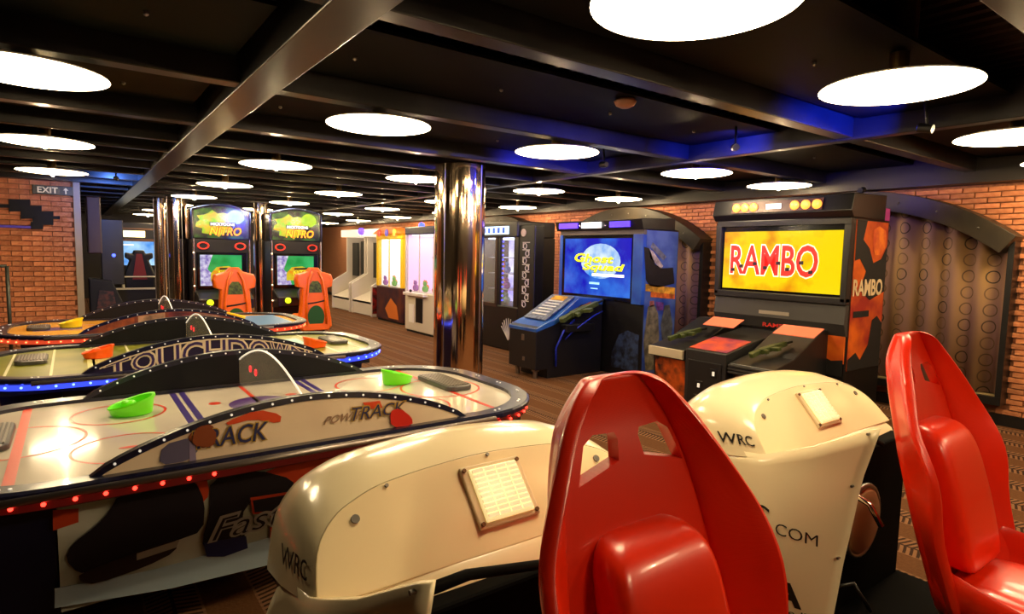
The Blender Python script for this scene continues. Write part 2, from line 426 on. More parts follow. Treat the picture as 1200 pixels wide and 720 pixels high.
# ------------------------------------------------------------------ rally cockpits (white fairing, red bucket seat)
SHELLW = M('cream white gelcoat', (250, 234, 194), .22, coat=.5)
RED = M('red vinyl', (226, 42, 5), .3, coat=.3)
def carbon_red():
    m = bpy.data.materials.new('red weave shell'); m.use_nodes = True; t = NT(m); b = t.N['Principled BSDF']
    b.inputs['Base Color'].default_value = rgb(220, 38, 5); b.inputs['Roughness'].default_value = .3; b.inputs['Coat Weight'].default_value = .3
    vec, (x, y, z) = t.pos()
    h = t.m('MULTIPLY', t.m('SINE', t.m('MULTIPLY', t.m('ADD', z, t.m('ADD', x, y)), 900.)), t.m('SINE', t.m('MULTIPLY', t.m('SUBTRACT', z, t.m('ADD', x, y)), 900.)))
    bp = t.N.new('ShaderNodeBump'); bp.inputs['Strength'].default_value = .15; bp.inputs['Distance'].default_value = .001
    t.L.new(h, bp.inputs['Height']); t.L.new(bp.outputs[0], b.inputs['Normal'])
    return m
REDC = carbon_red()
CX = .93
def baked(name, mb, mat, parent, sub=0, cutters=(), smooth=True, bevel=0., angle=None):
    """mesh with subdivision and cut-outs applied, so that no helper objects stay in the scene"""
    o = mb.build('tmp', mat, None, smooth=smooth, sub=sub)
    if bevel:
        md = o.modifiers.new('b', 'BEVEL'); md.width = bevel; md.segments = 2; md.limit_method = 'ANGLE'
    cs = []
    for c in cutters:
        co = c.build('cut', mat); cs.append(co)
        md = o.modifiers.new('bool', 'BOOLEAN'); md.operation = 'DIFFERENCE'; md.solver = 'EXACT'; md.object = co
    bpy.context.view_layer.update()
    me = bpy.data.meshes.new_from_object(o.evaluated_get(bpy.context.evaluated_depsgraph_get()))
    for c in cs: bpy.data.objects.remove(c)
    bpy.data.objects.remove(o)
    me.name = name
    w = wloc(parent)
    for v in me.vertices: v.co -= w
    for p in me.polygons: p.use_smooth = smooth
    if angle: me.set_sharp_from_angle(angle=math.radians(angle))
    me.materials.clear(); me.materials.append(mat)
    ob = bpy.data.objects.new(name, me); C.objects.link(ob); ob.parent = parent
    return ob
FY = lambda z: 1.29+(z-.885)/1.134          # the slanted front face of the fairing
pod = thing('racing_cockpit', 'white rally racing cockpit with the red bucket seat nearest the viewer', 'arcade machine', (CX, 1.2, 0), 'white rally racing cockpits')
half = [(.53, .825), (.505, .911), (.455, .962), (.385, .99), (.30, 1.008), (.15, 1.02), (0, 1.025)]
prof = [(CX-a, z) for a, z in half]+[(CX+a, z) for a, z in half[-2::-1]]
# resample smoothly
def smooth_prof(p, n):
    out = []
    for i in range(len(p)-1):
        p0, p1, p2, p3 = p[max(i-1, 0)], p[i], p[i+1], p[min(i+2, len(p)-1)]
        for k in range(n):
            t = k/n
            out.append(tuple(.5*((2*p1[c])+(-p0[c]+p2[c])*t+(2*p0[c]-5*p1[c]+4*p2[c]-p3[c])*t*t+(-p0[c]+3*p1[c]-3*p2[c]+p3[c])*t**3) for c in (0, 1)))
    return out+[p[-1]]
prof = smooth_prof(prof, 4)
ZB = .825
rings = []
for o_, sx, hz, zb in ((0, 1, 1, 0), (.012, 1.012, 1.03, 0), (.05, 1.03, 1.10, -.01), (.11, 1.045, 1.165, -.03), (.18, 1.04, 1.15, -.05), (.25, 1.0, 1.03, -.07), (.31, .94, .80, -.08), (.36, .86, .48, -.09), (.39, .78, .1, -.10)):
    ring = []
    for x, z in prof:
        zz = ZB+(z-ZB)*hz+zb*(1-(z-ZB)/.2 if z-ZB < .2 else 0)
        f = min(1, o_/.2)
        yy = FY(z)*(1-f)+(1.40+(z-ZB)*.12)*f+o_
        ring.append((CX+(x-CX)*sx, yy, zz))
    rings.append(ring)
fair = MB().loft(rings, cap0=False, cap1=True).build('fairing', SHELLW, pod, smooth=True, angle=50)
# front face as its own panel, very slightly dished
fp = [(x, FY(z)-.001, z) for x, z in prof]
MB().prism(fp, Vector((0, .012, -.010))).build('front_panel', M('cream panel', (250, 230, 184), .3, coat=.3), pod, bevel=.003)
# lower flange under the fairing front
mb = MB()
fl = []
for k in range(15):
    u = -1+2*k/14
    fl.append((CX+u*.50, 1.235+.02*u*u, .825))
mb.loft([[(x, y, z), (x, y-.04, z-.025), (x, y-.055, z-.055), (x, y-.045, z-.065), (x, y+.05, z-.03)] for x, y, z in fl])
mb.build('flange', SHELLW, pod, smooth=True, angle=40)
# bulkhead lamp
def on_front(dx, z, lift=0.): return Vector((CX+dx, FY(z), z))+Vector((0, -.75, .662))*lift
def face_box(mb, x0, x1, z0, z1, lift0, lift1):
    a = [on_front(x0, z0, lift0), on_front(x1, z0, lift0), on_front(x1, z1, lift0), on_front(x0, z1, lift0)]
    mb.prism(a, Vector((0, -.75, .662))*(lift1-lift0)); return mb
lampb = face_box(MB(), -.088, .112, .868, 1.0, 0, .012).build('lamp_plate', M('lamp plate', (226, 206, 168), .35), pod, bevel=.004)
face_box(MB(), -.066, .092, .878, .99, .012, .02).build('lamp_lens', M('ribbed lamp lens', (255, 244, 214), .25, emit=.7, ecol=(255, 226, 150)), lampb, bevel=.003)
for r in range(10):
    z = .884+r*.0105
    for c_ in range(4):
        x = -.06+c_*.038
        face_box(MB(), x, x+.034, z, z+.0075, .02, .0255).build('lens_rib', M('lens rib', (255, 246, 220), .15, coat=.5, emit=.4, ecol=(255, 230, 170)), lampb)
for dx, z in ((-.078, .877), (.102, .877), (-.078, .991), (.102, .991)):
    MB().cyl(on_front(dx, z, .012), on_front(dx, z, .018), .006, n=10).build('screw', M('rusty screw', (110, 78, 50), .4, .7), lampb)
for dx, z in ((-.40, .952), (.40, .952), (-.30, 1.0), (.02, 1.018), (.3, 1.0)):
    MB().cyl(on_front(dx, z, 0), on_front(dx, z, .006), .011 if abs(dx) == .40 else .005, n=12).build('screw', STEEL, pod)
# side panel, open to the right like the real pod
topz = [(.887, 1.025), (.92, 1.01), (1.05, .925), (1.24, .84), (1.38, .825), (1.46, .77), (1.52, .68), (1.56, .55)]
fry = [(.08, 1.02), (.3, 1.0), (.5, .98), (.7, .952), (.83, .935), (.93, .91), (1.025, .887)]
rows = []
for j in range(17):
    t = j/16; row = []
    for i in range(21):
        s = i/20
        zt = interp(topz, .887+(1.56-.887)*s); z = zt+(.08-zt)*t
        y = interp(fry, z)*(1-s)+1.56*s
        x = .402+.088*max(0, 1-s*2.2)**1.5-.045*math.sin(PI*min(1, max(0, (.86-z)/.8)))*min(1, s*3)
        row.append((x, y, z))
    rows.append(row)
side = MB().loft(rows, False, False, closed=False).build('side_panel', SHELLW, pod, smooth=True, solid=.018)
for y, z in ((.905, 1.0), (.945, .80), (.975, .52)):
    MB().cyl((.46, y+.012, z), (.478, y+.012, z), .005, n=10).build('screw', STEEL, side)
# lettering on the side panel and on the fairing
def side_pt(y, z, lift=.012):
    f = interp(fry, z); s = max(0, (y-f)/(1.56-f)); x = .402+.088*max(0, 1-s*2.2)**1.5-.045*math.sin(PI*min(1, max(0, (.86-z)/.8)))*min(1, s*3)
    return Vector((x-lift, y, z))
def on_side(y0, y1, z0, z1, dz): return lambda a, b: side_pt(y0+(y1-y0)*a, z0+dz*a+(z1-z0)*b)
text_on('WRC', INK, side, on_side(1.47, 1.20, .60, .685, -.03), bold=-.005)
text_on('.COM', INK, side, on_side(1.185, 1.045, .568, .612, -.02), bold=-.005)
text_on('A', INK, side, on_side(1.165, 1.085, .295, .39, -.01), bold=.05)
text_on('Europe IT', INK, side, on_side(1.24, 1.05, .25, .285, -.012))
def flank(o_, k):                              # a point on the left flank, between the loft rings
    i, j = int(o_), int(k); u, v = o_-i, k-j
    g = lambda m, n: Vector(rings[m][n])
    return (g(i, j)*(1-u)+g(i+1, j)*u)*(1-v)+(g(i, j+1)*(1-u)+g(i+1, j+1)*u)*v+Vector((-.004, 0, .001))
text_on('WRC', INK, fair, lambda a, b: flank(3.0-1.9*a, 1.8+1.3*b), bold=.008)
# black under-body
VOID = M('unlit black board', (5, 5, 5), .9, spec=.1)
bx('bulkhead', VOID, pod, .46, 1.42, 1.14, 1.58, .1, .79, .01)
bx('platform', VOID, pod, .44, 1.44, -.15, 1.62, 0, .11, .01)
MB().lathe([(.0, -.012), (.13, -.01), (.145, .0), (.15, .03)], (.95, 1.11, .49), 36, 'y').build('speaker_cover', M('tan speaker cover', (188, 146, 104), .45), pod, smooth=True)
MB().torus((.95, 1.118, .49), .152, .012).build('speaker_ring', STEEL, pod, smooth=True)
mb = MB().tube([(.70, 1.12, .70), (.72, 1.0, .66), (.74, .96, .58)], .012); mb.ball((.70, 1.1, .70), .022)
mb.build('latch', CHROME, pod, smooth=True)
MB().tube([(.62, 1.1, .3), (.64, 1.0, .36), (.68, .95, .26)], .008).build('hose', BLACK, pod, smooth=True)
MB().tube([(.505, .93, .985), (.62, .98, .955), (.9, 1.06, .86), (1.1, 1.12, .80)], .012).build('strap', VOID, pod, smooth=True)
# ------------------------------------------------------------------ red bucket seats
SC = 1.085                                   # seat centre line
tabW = [(1.30, .115), (1.285, .15), (1.26, .178), (1.2, .232), (1.1, .298), (1.03, .34), (.975, .372), (.92, .388), (.85, .395), (.6, .39), (.35, .36), (.28, .33)]
tabWB = [(1.30, .11), (1.26, .15), (1.2, .20), (1.1, .24), (1.0, .262), (.85, .285), (.6, .30), (.3, .26)]
tabF = [(1.30, 1.02), (1.26, 1.0), (1.2, .972), (1.1, .93), (1.03, .905), (.975, .882), (.92, .85), (.875, .82), (.8, .787), (.67, .778), (.6, .772), (.34, .70), (.28, .68)]
tabB = [(1.30, 1.065), (1.26, 1.068), (1.2, 1.06), (1.1, 1.028), (1.0, .998), (.85, .955), (.6, .88), (.3, .80)]
def useat(z, th=.036):
    w, wb, f, b = interp(tabW, z), interp(tabWB, z), interp(tabF, z), interp(tabB, z)
    f = min(f, b-.045); r = min(.03, (b-f)*.5); o = []
    P0, P1 = (-w, f), (-wb, b-r)
    for u in (0, .3, .6, .9): o.append((P0[0]+(P1[0]-P0[0])*u, P0[1]+(P1[1]-P0[1])*u))
    for k in range(4):
        a = k/3*PI/2; o.append((-wb+r*.9-r*.9*math.cos(a), b-r+r*math.sin(a)))
    for u in (-.92, -.5, 0, .5, .92): o.append(((wb-r)*u, b+.002))
    o += [(-x, y) for x, y in reversed(o[:-5])]
    inner = []
    for i, (x, y) in enumerate(o):                     # inside offset
        p, q = o[max(i-1, 0)], o[min(i+1, len(o)-1)]
        dx, dy = q[0]-p[0], q[1]-p[1]; l = math.hypot(dx, dy) or 1
        t_ = th*(1.15 if i in (0, len(o)-1) else 1)
        inner.append((x+dy/l*t_, y-dx/l*t_))
    tipL = ((o[0][0]+inner[0][0])/2, f-.014); tipR = ((o[-1][0]+inner[-1][0])/2, f-.014)
    loop = [tipL]+o+[tipR]+inner[::-1]
    return [(SC+x, y, z) for x, y in loop]
levels = [1.30, 1.29, 1.275, 1.25, 1.22, 1.19, 1.155, 1.12, 1.08, 1.03, .98, .93, .86, .78, .7, .6, .5, .42, .34, .29]
rings_s = [useat(z) for z in levels]
top = [(SC+(x-SC)*.82, 1.045+(y-1.045)*.6, 1.307) for x, y, z in rings_s[0]]
shell = MB().loft([top]+rings_s)
cutL = MB().prism([(SC+x, .8, z) for x, z in ((-.185, 1.068), (-.045, 1.102), (-.036, 1.15), (-.044, 1.168), (-.115, 1.172), (-.15, 1.152))], (0, .5, 0))
cutR = MB().prism([(2*SC-x+.02, y, z) for x, y, z in cutL.v[:6]], (0, .5, 0))
cutL = MB().prism([(x+.02, y, z) for x, y, z in cutL.v[:6]], (0, .5, 0))
seat = baked('seat', shell, REDC, pod, sub=1, cutters=(cutL, cutR), angle=38)
seat['label'] = 'red bucket racing seat'
# back pad, thick and rounded
def pad_ring(z, w, front, back, rd=.035, tilt=0.):
    pts = []
    for sx, sy, a0 in ((1, -1, -PI/2), (1, 1, 0), (-1, 1, PI/2), (-1, -1, PI)):
        for k in range(5):
            a = a0+k/4*PI/2
            cx_, cy_ = sx*(w-rd), (front+rd if sy < 0 else back-rd)
            pts.append((SC-.01+cx_+rd*math.cos(a), cy_+rd*math.sin(a), z))
    return pts
pr = []
for z, w, th in ((.96, .09, .02), (.955, .12, .045), (.942, .147, .07), (.915, .163, .09), (.87, .172, .10), (.82, .175, .105), (.7, .18, .105), (.58, .18, .10), (.48, .175, .095), (.42, .17, .09)):
    b = interp(tabB, z)-.036
    pr.append(pad_ring(z, w, b-th-.01, b+.012, min(.04, th*.5+.01)))
baked('back_pad', MB().loft(pr), RED, seat, sub=1)
# seat base: a trough running forward, with a cushion
tr = []
for y, w, h in ((.84, .28, .50), (.74, .345, .50), (.6, .36, .47), (.45, .36, .44), (.30, .35, .42), (.16, .32, .39), (.10, .28, .36)):
    zf = .28+.02*(.8-y); t_ = .03
    loop = [(-w, h), (-w-.005, (h+zf)/2), (-w+.05, zf-.03), (0, zf-.04), (w-.05, zf-.03), (w+.005, (h+zf)/2), (w, h), (w-t_, h), (w-t_, (h+zf)/2), (w-.07, zf), (0, zf-.005), (-w+.07, zf), (-w+t_, (h+zf)/2), (-w+t_, h)]
    tr.append([(SC+x, y, z) for x, z in loop])
baked('seat_base', MB().loft(tr), REDC, seat, sub=1, angle=50)
cr = []
for y, h, w in ((.80, .38, .15), (.78, .41, .2), (.68, .425, .23), (.5, .42, .235), (.35, .43, .235), (.2, .42, .22), (.14, .39, .19), (.125, .35, .17)):
    cr.append([(SC+sx*w*c_, y, .28+(h-.28)*s_) for sx, c_, s_ in ((-1, 1, 0), (-1, 1, .6), (-1, .9, .9), (-1, .5, 1), (1, .5, 1), (1, .9, .9), (1, 1, .6), (1, 1, 0))])
baked('seat_cushion', MB().loft(cr), RED, seat, sub=1)
bx('pedestal', BLACK, seat, SC-.23, SC+.23, .24, .80, .11, .26, .01)
SP = 1.75
pod2 = copy_tree(pod); pod2.location.x += SP; pod2['label'] = 'white rally racing cockpit whose red seat stands at the right edge'
# ------------------------------------------------------------------ air hockey tables
TX = .78
RIMM = M('navy speckled rim', (14, 14, 36), .3, coat=.2, noise=(40, (24, 24, 56)))
ALU = M('aluminium bar', (160, 150, 146), .32, .85)
PLEXI = M('clear acrylic', (210, 205, 195), .05, alpha=.16)
PLEDGE = M('acrylic edge highlight', (250, 240, 220), .2, emit=.6)  # white glowing strip stands for the highlight along the acrylic rim
BOLT = M('glowing bolt', (240, 235, 225), .25, .3, emit=.45, ecol=(255, 245, 230))  # bolts and studs are no lamps; a faint glow keeps them bright
def rrect(x0, x1, y0, y1, r, n=9):
    pts = []
    for cx, cy, a0 in ((x1-r, y0+r, -PI/2), (x1-r, y1-r, 0), (x0+r, y1-r, PI/2), (x0+r, y0+r, PI)):
        for k in range(n+1):
            a = a0+k/n*PI/2; pts.append((cx+r*math.cos(a), cy+r*math.sin(a)))
    return pts
def arch_z(x, h=.2): 
    u = (x-(TX-.76))/1.52
    return .80+h*max(0, math.sin(PI*min(1, max(0, u))))**.75
def arch_poly(y, drop=0., n=32, z0=.775):
    xs = [TX-.76+1.52*k/n for k in range(n+1)]
    return [(x, y, max(z0+.002, arch_z(x)-drop)) for x in xs]
def striker(col_name, col, x, y, label, group, rz=0.):
    m = M(col_name, col, .35, emit=.10)
    t = thing('striker', label, 'striker', (x, y, .783), group)
    n = 28; rings = []
    def ring(r, z0, tilt): return [(x+r*1.15*math.cos(2*PI*k/n+rz), y+r*.9*math.sin(2*PI*k/n+rz), .783+z0+tilt*math.cos(2*PI*k/n)) for k in range(n)]
    MB().loft([ring(.066, .0, 0), ring(.076, .006, 0), ring(.082, .052, .022), ring(.088, .060, .026), ring(.086, .068, .028), ring(.076, .064, .026), ring(.066, .02, .002), ring(.03, .014, 0)]).build('cup', m, t, smooth=True, angle=45)
    MB().lathe([(.012, .012), (.03, .03), (.034, .05), (.026, .066), (.004, .07)], (x-.012, y, .783), 18).build('knob', m, t, smooth=True)
    return t
def goal_plate(x, y, label, w=.10, l=.24, slats=9):
    t = thing('goal_cover', label, 'goal cover', (x, y, .783), 'goal covers on the hockey tables')
    m = M('grey metal cover', (92, 90, 92), .3, .6); m2 = M('light grey slat', (150, 146, 142), .3, .7)
    MB().prism([(a, b, .783) for a, b in rrect(x-w, x+w, y-l, y+l, .05, 5)], (0, 0, .028)).build('cover_body', m, t, bevel=.006)
    for k in range(slats):
        xx = x-w+.02+k*(2*w-.04)/(slats-1)
        bx('slat', m2, t, xx-.004, xx+.004, y-l+.03, y+l-.03, .811, .816)
    return t
def table(y0, key, label, led, field_mat, body_mat, arch_mat, felt):
    t = thing('air_hockey_table', label, 'air hockey table', (TX, y0+.73, 0), 'air hockey tables')
    x0, x1, ya, yb = TX-1.38, TX+1.38, y0, y0+1.45
    outer = rrect(x0, x1, ya, yb, .52); inner = rrect(x0+.10, x1-.10, ya+.09, yb-.09, .44)
    rim = MB()
    def R(p, z): return [(a, b, z) for a, b in p]
    o2 = rrect(x0+.012, x1-.012, ya+.012, yb-.012, .51)
    rim.loft([R(inner, .775), R(inner, .80), R(o2, .803), R(outer, .795), R(outer, .775), R(o2, .765)], False, False).build('rim', RIMM, t)
    sk = rrect(x0+.02, x1-.02, ya+.02, yb-.02, .5)
    MB().loft([R(sk, .728), R(sk, .765)], True, False).build('skirt', M('led skirt '+key, led[0], .35, emit=led[3]*.06, ecol=led[1]), t)
    MB().prism(R(rrect(x0+.08, x1-.08, ya+.07, yb-.07, .45), .77), (0, 0, .012)).build('playfield', field_mat, t)
    # leds round the skirt
    lm = MB().ball((0, 0, 0), .0075, 8, 5).mesh('led', M('led '+key, led[1], .3, emit=led[2], ecol=led[1]))
    per = rrect(x0+.014, x1-.014, ya+.014, yb-.014, .506, 40); acc = 0; nxt = 0
    for i in range(len(per)):
        p, q = Vector(per[i]), Vector(per[(i+1) % len(per)]); l = (q-p).length
        while nxt <= acc+l and l > 0:
            s = p.lerp(q, (nxt-acc)/l); nxt += .085
            if s.y > y0+.8: continue
            if TX-.32 < s.x < TX+.30 and s.y < y0+.1: continue
            o = bpy.data.objects.new('led', lm); C.objects.link(o); o.parent = t; o.location = Vector((s.x, s.y, .748))-t.location
        acc += l
    # grey bar along the middle of the long side
    MB().tube([(TX-1.0, ya-.004, .777), (TX+.9, ya-.004, .777)], .014, 10).build('edge_bar', ALU, t, smooth=True)
    # body
    body = MB().prism([(TX-.86, ya+.33, .70), (TX+.86, ya+.33, .70), (TX+.86, ya+.33, .205), (TX-.86, ya+.33, .205)], (0, .82, 0)).build('side_board', body_mat, t)
    for sx in (-1, 1):
        MB().prism([(TX+sx*.865, ya+.34, .728), (TX+sx*1.18, ya+.34, .728), (TX+sx*1.12, ya+.36, 0), (TX+sx*.865, ya+.36, 0)], (0, .76, 0)).build('leg', NAVY, t)
    bx('plinth', BLACKM, t, TX-.85, TX+.85, ya+.80, yb-.30, .0, .205)
    bx('under_tray', BLACKM, t, TX-1.15, TX+1.15, ya+.12, yb-.12, .69, .728)
    # arched side boards
    for yy, s in ((ya+.055, 1), (yb-.085, -1)):
        P = arch_poly(yy); bottom = [(p[0], p[1], .775) for p in reversed(P)]
        ab = MB().prism(P+bottom[1:-1], (0, .022, 0)).build('arch_board', M('black navy board', (9, 9, 20), .5, spec=.25), t)
        if s > 0:
            A = arch_poly(yy-.004, .012); MB().prism(A+[(p[0], p[1], .777) for p in reversed(A)][1:-1], (0, .004, 0)).build('arch_art', arch_mat, ab)
        O = arch_poly(yy-.007 if s > 0 else yy-.004); I = arch_poly(yy-.007 if s > 0 else yy-.004, .026)
        MB().prism(O+I[::-1], (0, .034, 0)).build('arch_trim', RIMM, ab)
        for k in range(1, 20):
            x = TX-.76+1.52*k/20; z = arch_z(x)-.013
            MB().cyl((x, yy-.011, z), (x, yy-.006, z), .0048, n=8).build('bolt', BOLT, ab)
    # paired studs on the rim
    pr_ = rrect(x0+.05, x1-.05, ya+.045, yb-.045, .48, 40); acc = 0; nxt = .1
    for i in range(len(pr_)):
        p, q = Vector(pr_[i]), Vector(pr_[(i+1) % len(pr_)]); l = (q-p).length
        while l > 0 and nxt <= acc+l:
            s = p.lerp(q, (nxt-acc)/l); d = (q-p).normalized()*.016; nxt += .24
            if abs(s.x-TX) < .8 and not y0+.1 < s.y < y0+1.3: continue
            MB().cyl((s.x-d.x, s.y-d.y, .80), (s.x-d.x, s.y-d.y, .806), .006, n=8).cyl((s.x+d.x, s.y+d.y, .80), (s.x+d.x, s.y+d.y, .806), .006, n=8).build('stud_pair', BOLT, t)
        acc += l
    # clear centre divider
    dv = [(ya+.08, .79), (ya+.08, .945)]+[(ya+.08+(yb-ya-.16)*k/20, .945+.13*math.sin(PI*k/20)) for k in range(1, 20)]+[(yb-.09, .945), (yb-.09, .79)]
    pl = MB().prism([(TX-.004, a, b) for a, b in dv], (.008, 0, 0)).build('divider', PLEXI, t)
    MB().tube([(TX, a, b) for a, b in dv[1:-1]], .005, 6).build('edge_highlight', PLEDGE, pl)
    for k in range(2):
        MB().torus((TX, yb-.35-.12*k, .93), .016, .004, (0, 1, 0), (0, 0, 1), 16, 6).build('score_mark', M('score red', (220, 20, 40), .4, emit=1.2), pl)
    for f in felt: f(t, ya)
    return t
def line(mat, x0, x1, y0, y1): 
    return lambda t, ya: bx('field_line', mat, t, x0, x1, ya+y0, ya+y1, .7822, .7832)
def ring(mat, x, y, r, w=.012, sy=1.):
    def f(t, ya):
        n = 40; o = [(x+r*math.cos(2*PI*k/n), ya+y+r*sy*math.sin(2*PI*k/n), .7833) for k in range(n)]; i = [(x+(r-w)*math.cos(2*PI*k/n), ya+y+(r-w)*sy*math.sin(2*PI*k/n), .7833) for k in range(n)]
        MB().loft([o, i], False, False).build('field_ring', mat, t)
    return f
def disc(mat, x, y, r, sy=1.):
    def f(t, ya):
        n = 32; MB().prism([(x+r*math.cos(2*PI*k/n), ya+y+r*sy*math.sin(2*PI*k/n), .7824) for k in range(n)], (0, 0, .0008)).build('field_spot', mat, t)
    return f
FR = M('field red', (214, 58, 34), .3); FB = M('field blue', (62, 48, 128), .3); FP = M('field purple', (84, 52, 128), .3); FW = M('field white line', (235, 230, 190), .4)
ICE = M('ice playfield', (232, 222, 206), .12, noise=(1.8, (214, 204, 192)), coat=.5)
GRASS = M('football playfield', (122, 128, 34), .3, noise=(2.5, (150, 150, 52)))
COURT = M('orange playfield', (226, 150, 40), .25, noise=(2, (240, 176, 60)))
ARTC = M('cream art board', (226, 204, 178), .4, noise=(3, (208, 184, 160)))
ARTN = M('navy art board', (34, 24, 60), .4)
ARTO = M('orange photo art board', (176, 92, 44), .45, noise=(6, (110, 46, 40), 5))
SIDE1 = M('hockey photo board', (176, 178, 156), .4, noise=(2.2, (220, 220, 212)))
SIDE2 = M('dark navy side board', (18, 18, 42), .4, noise=(3, (30, 26, 60)))
SIDE3 = M('dark red side board', (60, 22, 16), .4, noise=(3, (30, 14, 14)))
redled = ((54, 18, 18), (255, 40, 28), 9, .6); blueled = ((16, 16, 150), (60, 80, 255), 14, 22); warmled = ((150, 50, 30), (255, 90, 50), 8, 10)
f1 = [line(FR, TX-1.0, TX-.965, .09, 1.36), line(FR, TX+.985, TX+1.01, .09, 1.36), line(FB, TX-.37, TX-.34, .09, 1.36), line(FB, TX-.325, TX-.295, .09, 1.36), line(FB, TX+.30, TX+.33, .09, 1.36), line(FB, TX+.345, TX+.375, .09, 1.36),
      line(FR, TX-.012, TX+.012, .09, 1.36), disc(FP, TX, .9, .15), ring(FR, TX-.62, .42, .20), ring(FR, TX-.62, 1.02, .20), ring(FR, TX+.66, .42, .20), ring(FR, TX+.66, 1.02, .20), disc(FR, TX-.62, .42, .035, .4), disc(FR, TX-.62, 1.02, .035, .4), disc(FR, TX+.66, .42, .035, .4),
      ring(FR, TX-.99, .72, .24), ring(FR, TX+.99, .72, .24), disc(FR, TX-.19, .72, .03), disc(FR, TX+.19, 1.0, .03), disc(FR, TX-.2, 1.0, .03)]
t1 = table(2.42, 'red', 'air hockey table with white ice rink field and skate artwork, nearest the viewer', redled, ICE, SIDE1, ARTC, f1)
f2 = [line(FW, TX-1.15+.23*k, TX-1.135+.23*k, .09, 1.36) for k in range(11)]+[line(M('cyan patch', (110, 190, 200), .3), TX+.45, TX+.85, .75, 1.1), line(M('pale patch', (205, 205, 130), .4), TX-.72, TX-.58, .15, 1.3)]
t2 = table(4.47, 'blue', 'air hockey table with green football field and blue lights, in the middle', blueled, GRASS, SIDE2, ARTN, f2)
f3 = [line(FP, TX-1.1, TX-.72, .60, .85), ring(FP, TX-.62, .72, .26), line(M('court blue', (70, 130, 190), .3), TX+.75, TX+1.2, .2, 1.2), line(FR, TX+.4, TX+.72, .3, 1.1)]
t3 = table(6.52, 'warm', 'air hockey table with orange basketball court field, farthest of the three', warmled, COURT, SIDE3, ARTO, f3)
striker('lime plastic', (110, 235, 20), .21, 3.40, 'lime green striker on the left half of the ice rink table', 'strikers on the tables')
striker('lime plastic', (110, 235, 20), 1.60, 3.38, 'lime green striker on the right half of the ice rink table', 'strikers on the tables', PI)
striker('orange plastic', (250, 92, 16), .13, 5.25, 'orange striker on the left half of the football table', 'strikers on the tables')
striker('orange plastic', (250, 92, 16), 1.62, 5.0, 'orange striker on the right half of the football table', 'strikers on the tables', PI)
striker('yellow plastic', (250, 215, 20), -.03, 7.32, 'yellow striker on the left half of the orange court table', 'strikers on the tables')
striker('yellow plastic', (250, 215, 20), 1.48, 7.30, 'yellow striker on the right half of the orange court table', 'strikers on the tables', PI)
goal_plate(-.31, 3.22, 'ridged grey goal cover at the left edge on the ice rink table', .085, .2)
goal_plate(1.84, 3.22, 'ridged grey goal cover on the right end of the ice rink table', .085, .22)
goal_plate(-.25, 5.3, 'grey goal cover on the left end of the football table', .09, .17)
goal_plate(1.86, 5.25, 'grey goal cover on the right end of the football table', .08, .2)
goal_plate(-.28, 7.3, 'grey goal cover on the left end of the orange court table', .09, .15)
# printed artwork on the nearest table: skates and lettering on the side board
SB = lambda x, y: pY(x, y, 2.742)
def rounded(p, n=1):                               # cut the corners of a printed outline
    for _ in range(n):
        q = []
        for i in range(len(p)):
            a, b = p[i], p[(i+1) % len(p)]
            q += [(a[0]*.78+b[0]*.22, a[1]*.78+b[1]*.22), (a[0]*.22+b[0]*.78, a[1]*.22+b[1]*.78)]
        p = q
    return p
def decal(mat, parent, px, plane, lift=0.):
    if mat in (PDK, PBR, POR) and len(px) > 4: px = rounded(px)
    if 'glove' in mat.name or 'red' in mat.name or 'slate' in mat.name: px = rounded(px)
    q = [plane(*p)+Vector((0, -lift, 0)) for p in px]
    return MB().prism(q, (0, -.0015, 0)).build('print', mat, parent)
sb = [c for c in t1.children if c.name.startswith('side_board')][0]
PDK = M('print boot', (24, 16, 26), .45); PBR = M('print brown', (44, 26, 22), .45); PSI = M('print silver', (176, 168, 160), .4); POR = M('print orange', (206, 66, 22), .45); PBL = M('print navy', (34, 36, 84), .4); PGB = M('print icy blue', (180, 202, 220), .4)
decal(PGB, sb, [(64, 690), (180, 668), (335, 625), (345, 655), (200, 690), (64, 713)], SB)
decal(POR, sb, [(62, 598), (92, 596), (92, 612), (62, 622)], SB, .002)
decal(POR, sb, [(205, 560), (240, 552), (246, 580), (234, 592), (215, 585)], SB, .002)
decal(POR, sb, [(300, 552), (420, 530), (520, 512), (560, 520), (400, 600), (345, 585), (330, 565)], SB, .002)
decal(PDK, sb, [(76, 655), (85, 637), (112, 617), (128, 600), (138, 580), (170, 578), (205, 563), (228, 562), (240, 588), (238, 622), (205, 634), (150, 650), (110, 668), (92, 672)], SB, .004)
decal(PBR, sb, [(92, 672), (150, 650), (208, 630), (206, 646), (170, 664), (112, 684), (94, 682)], SB, .006)
decal(PSI, sb, [(160, 648), (210, 632), (206, 641), (160, 656)], SB, .008)
decal(PDK, sb, [(246, 560), (300, 550), (345, 562), (340, 578), (296, 584), (282, 604), (288, 636), (262, 648), (242, 648), (236, 634), (246, 600)], SB, .004)
decal(PBL, sb, [(238, 636), (288, 628), (290, 642), (262, 652), (242, 652)], SB, .006)
MB().prism([SB(*p)+Vector((0, -.006, 0)) for p in ((293, 583), (352, 574), (352, 630), (316, 634), (316, 602), (296, 602))], (0, -.0015, 0)).build('print', POR, sb)
MB().prism([SB(*p)+Vector((0, -.008, 0)) for p in ((296, 586), (350, 577), (350, 592), (338, 594), (340, 622), (320, 626), (318, 598), (298, 600))], (0, -.0015, 0)).build('print', PDK, sb)
text('Fast', PSI, sb, SB(246, 634), SB(332, 612), SB(250, 608), SB(334, 585), out=(0, -.012, 0), shear=.25, bold=.05)
text('Fast', PDK, sb, SB(247, 634), SB(331, 612), SB(251, 609), SB(333, 586), out=(0, -.0135, 0), shear=.25, bold=-.012)
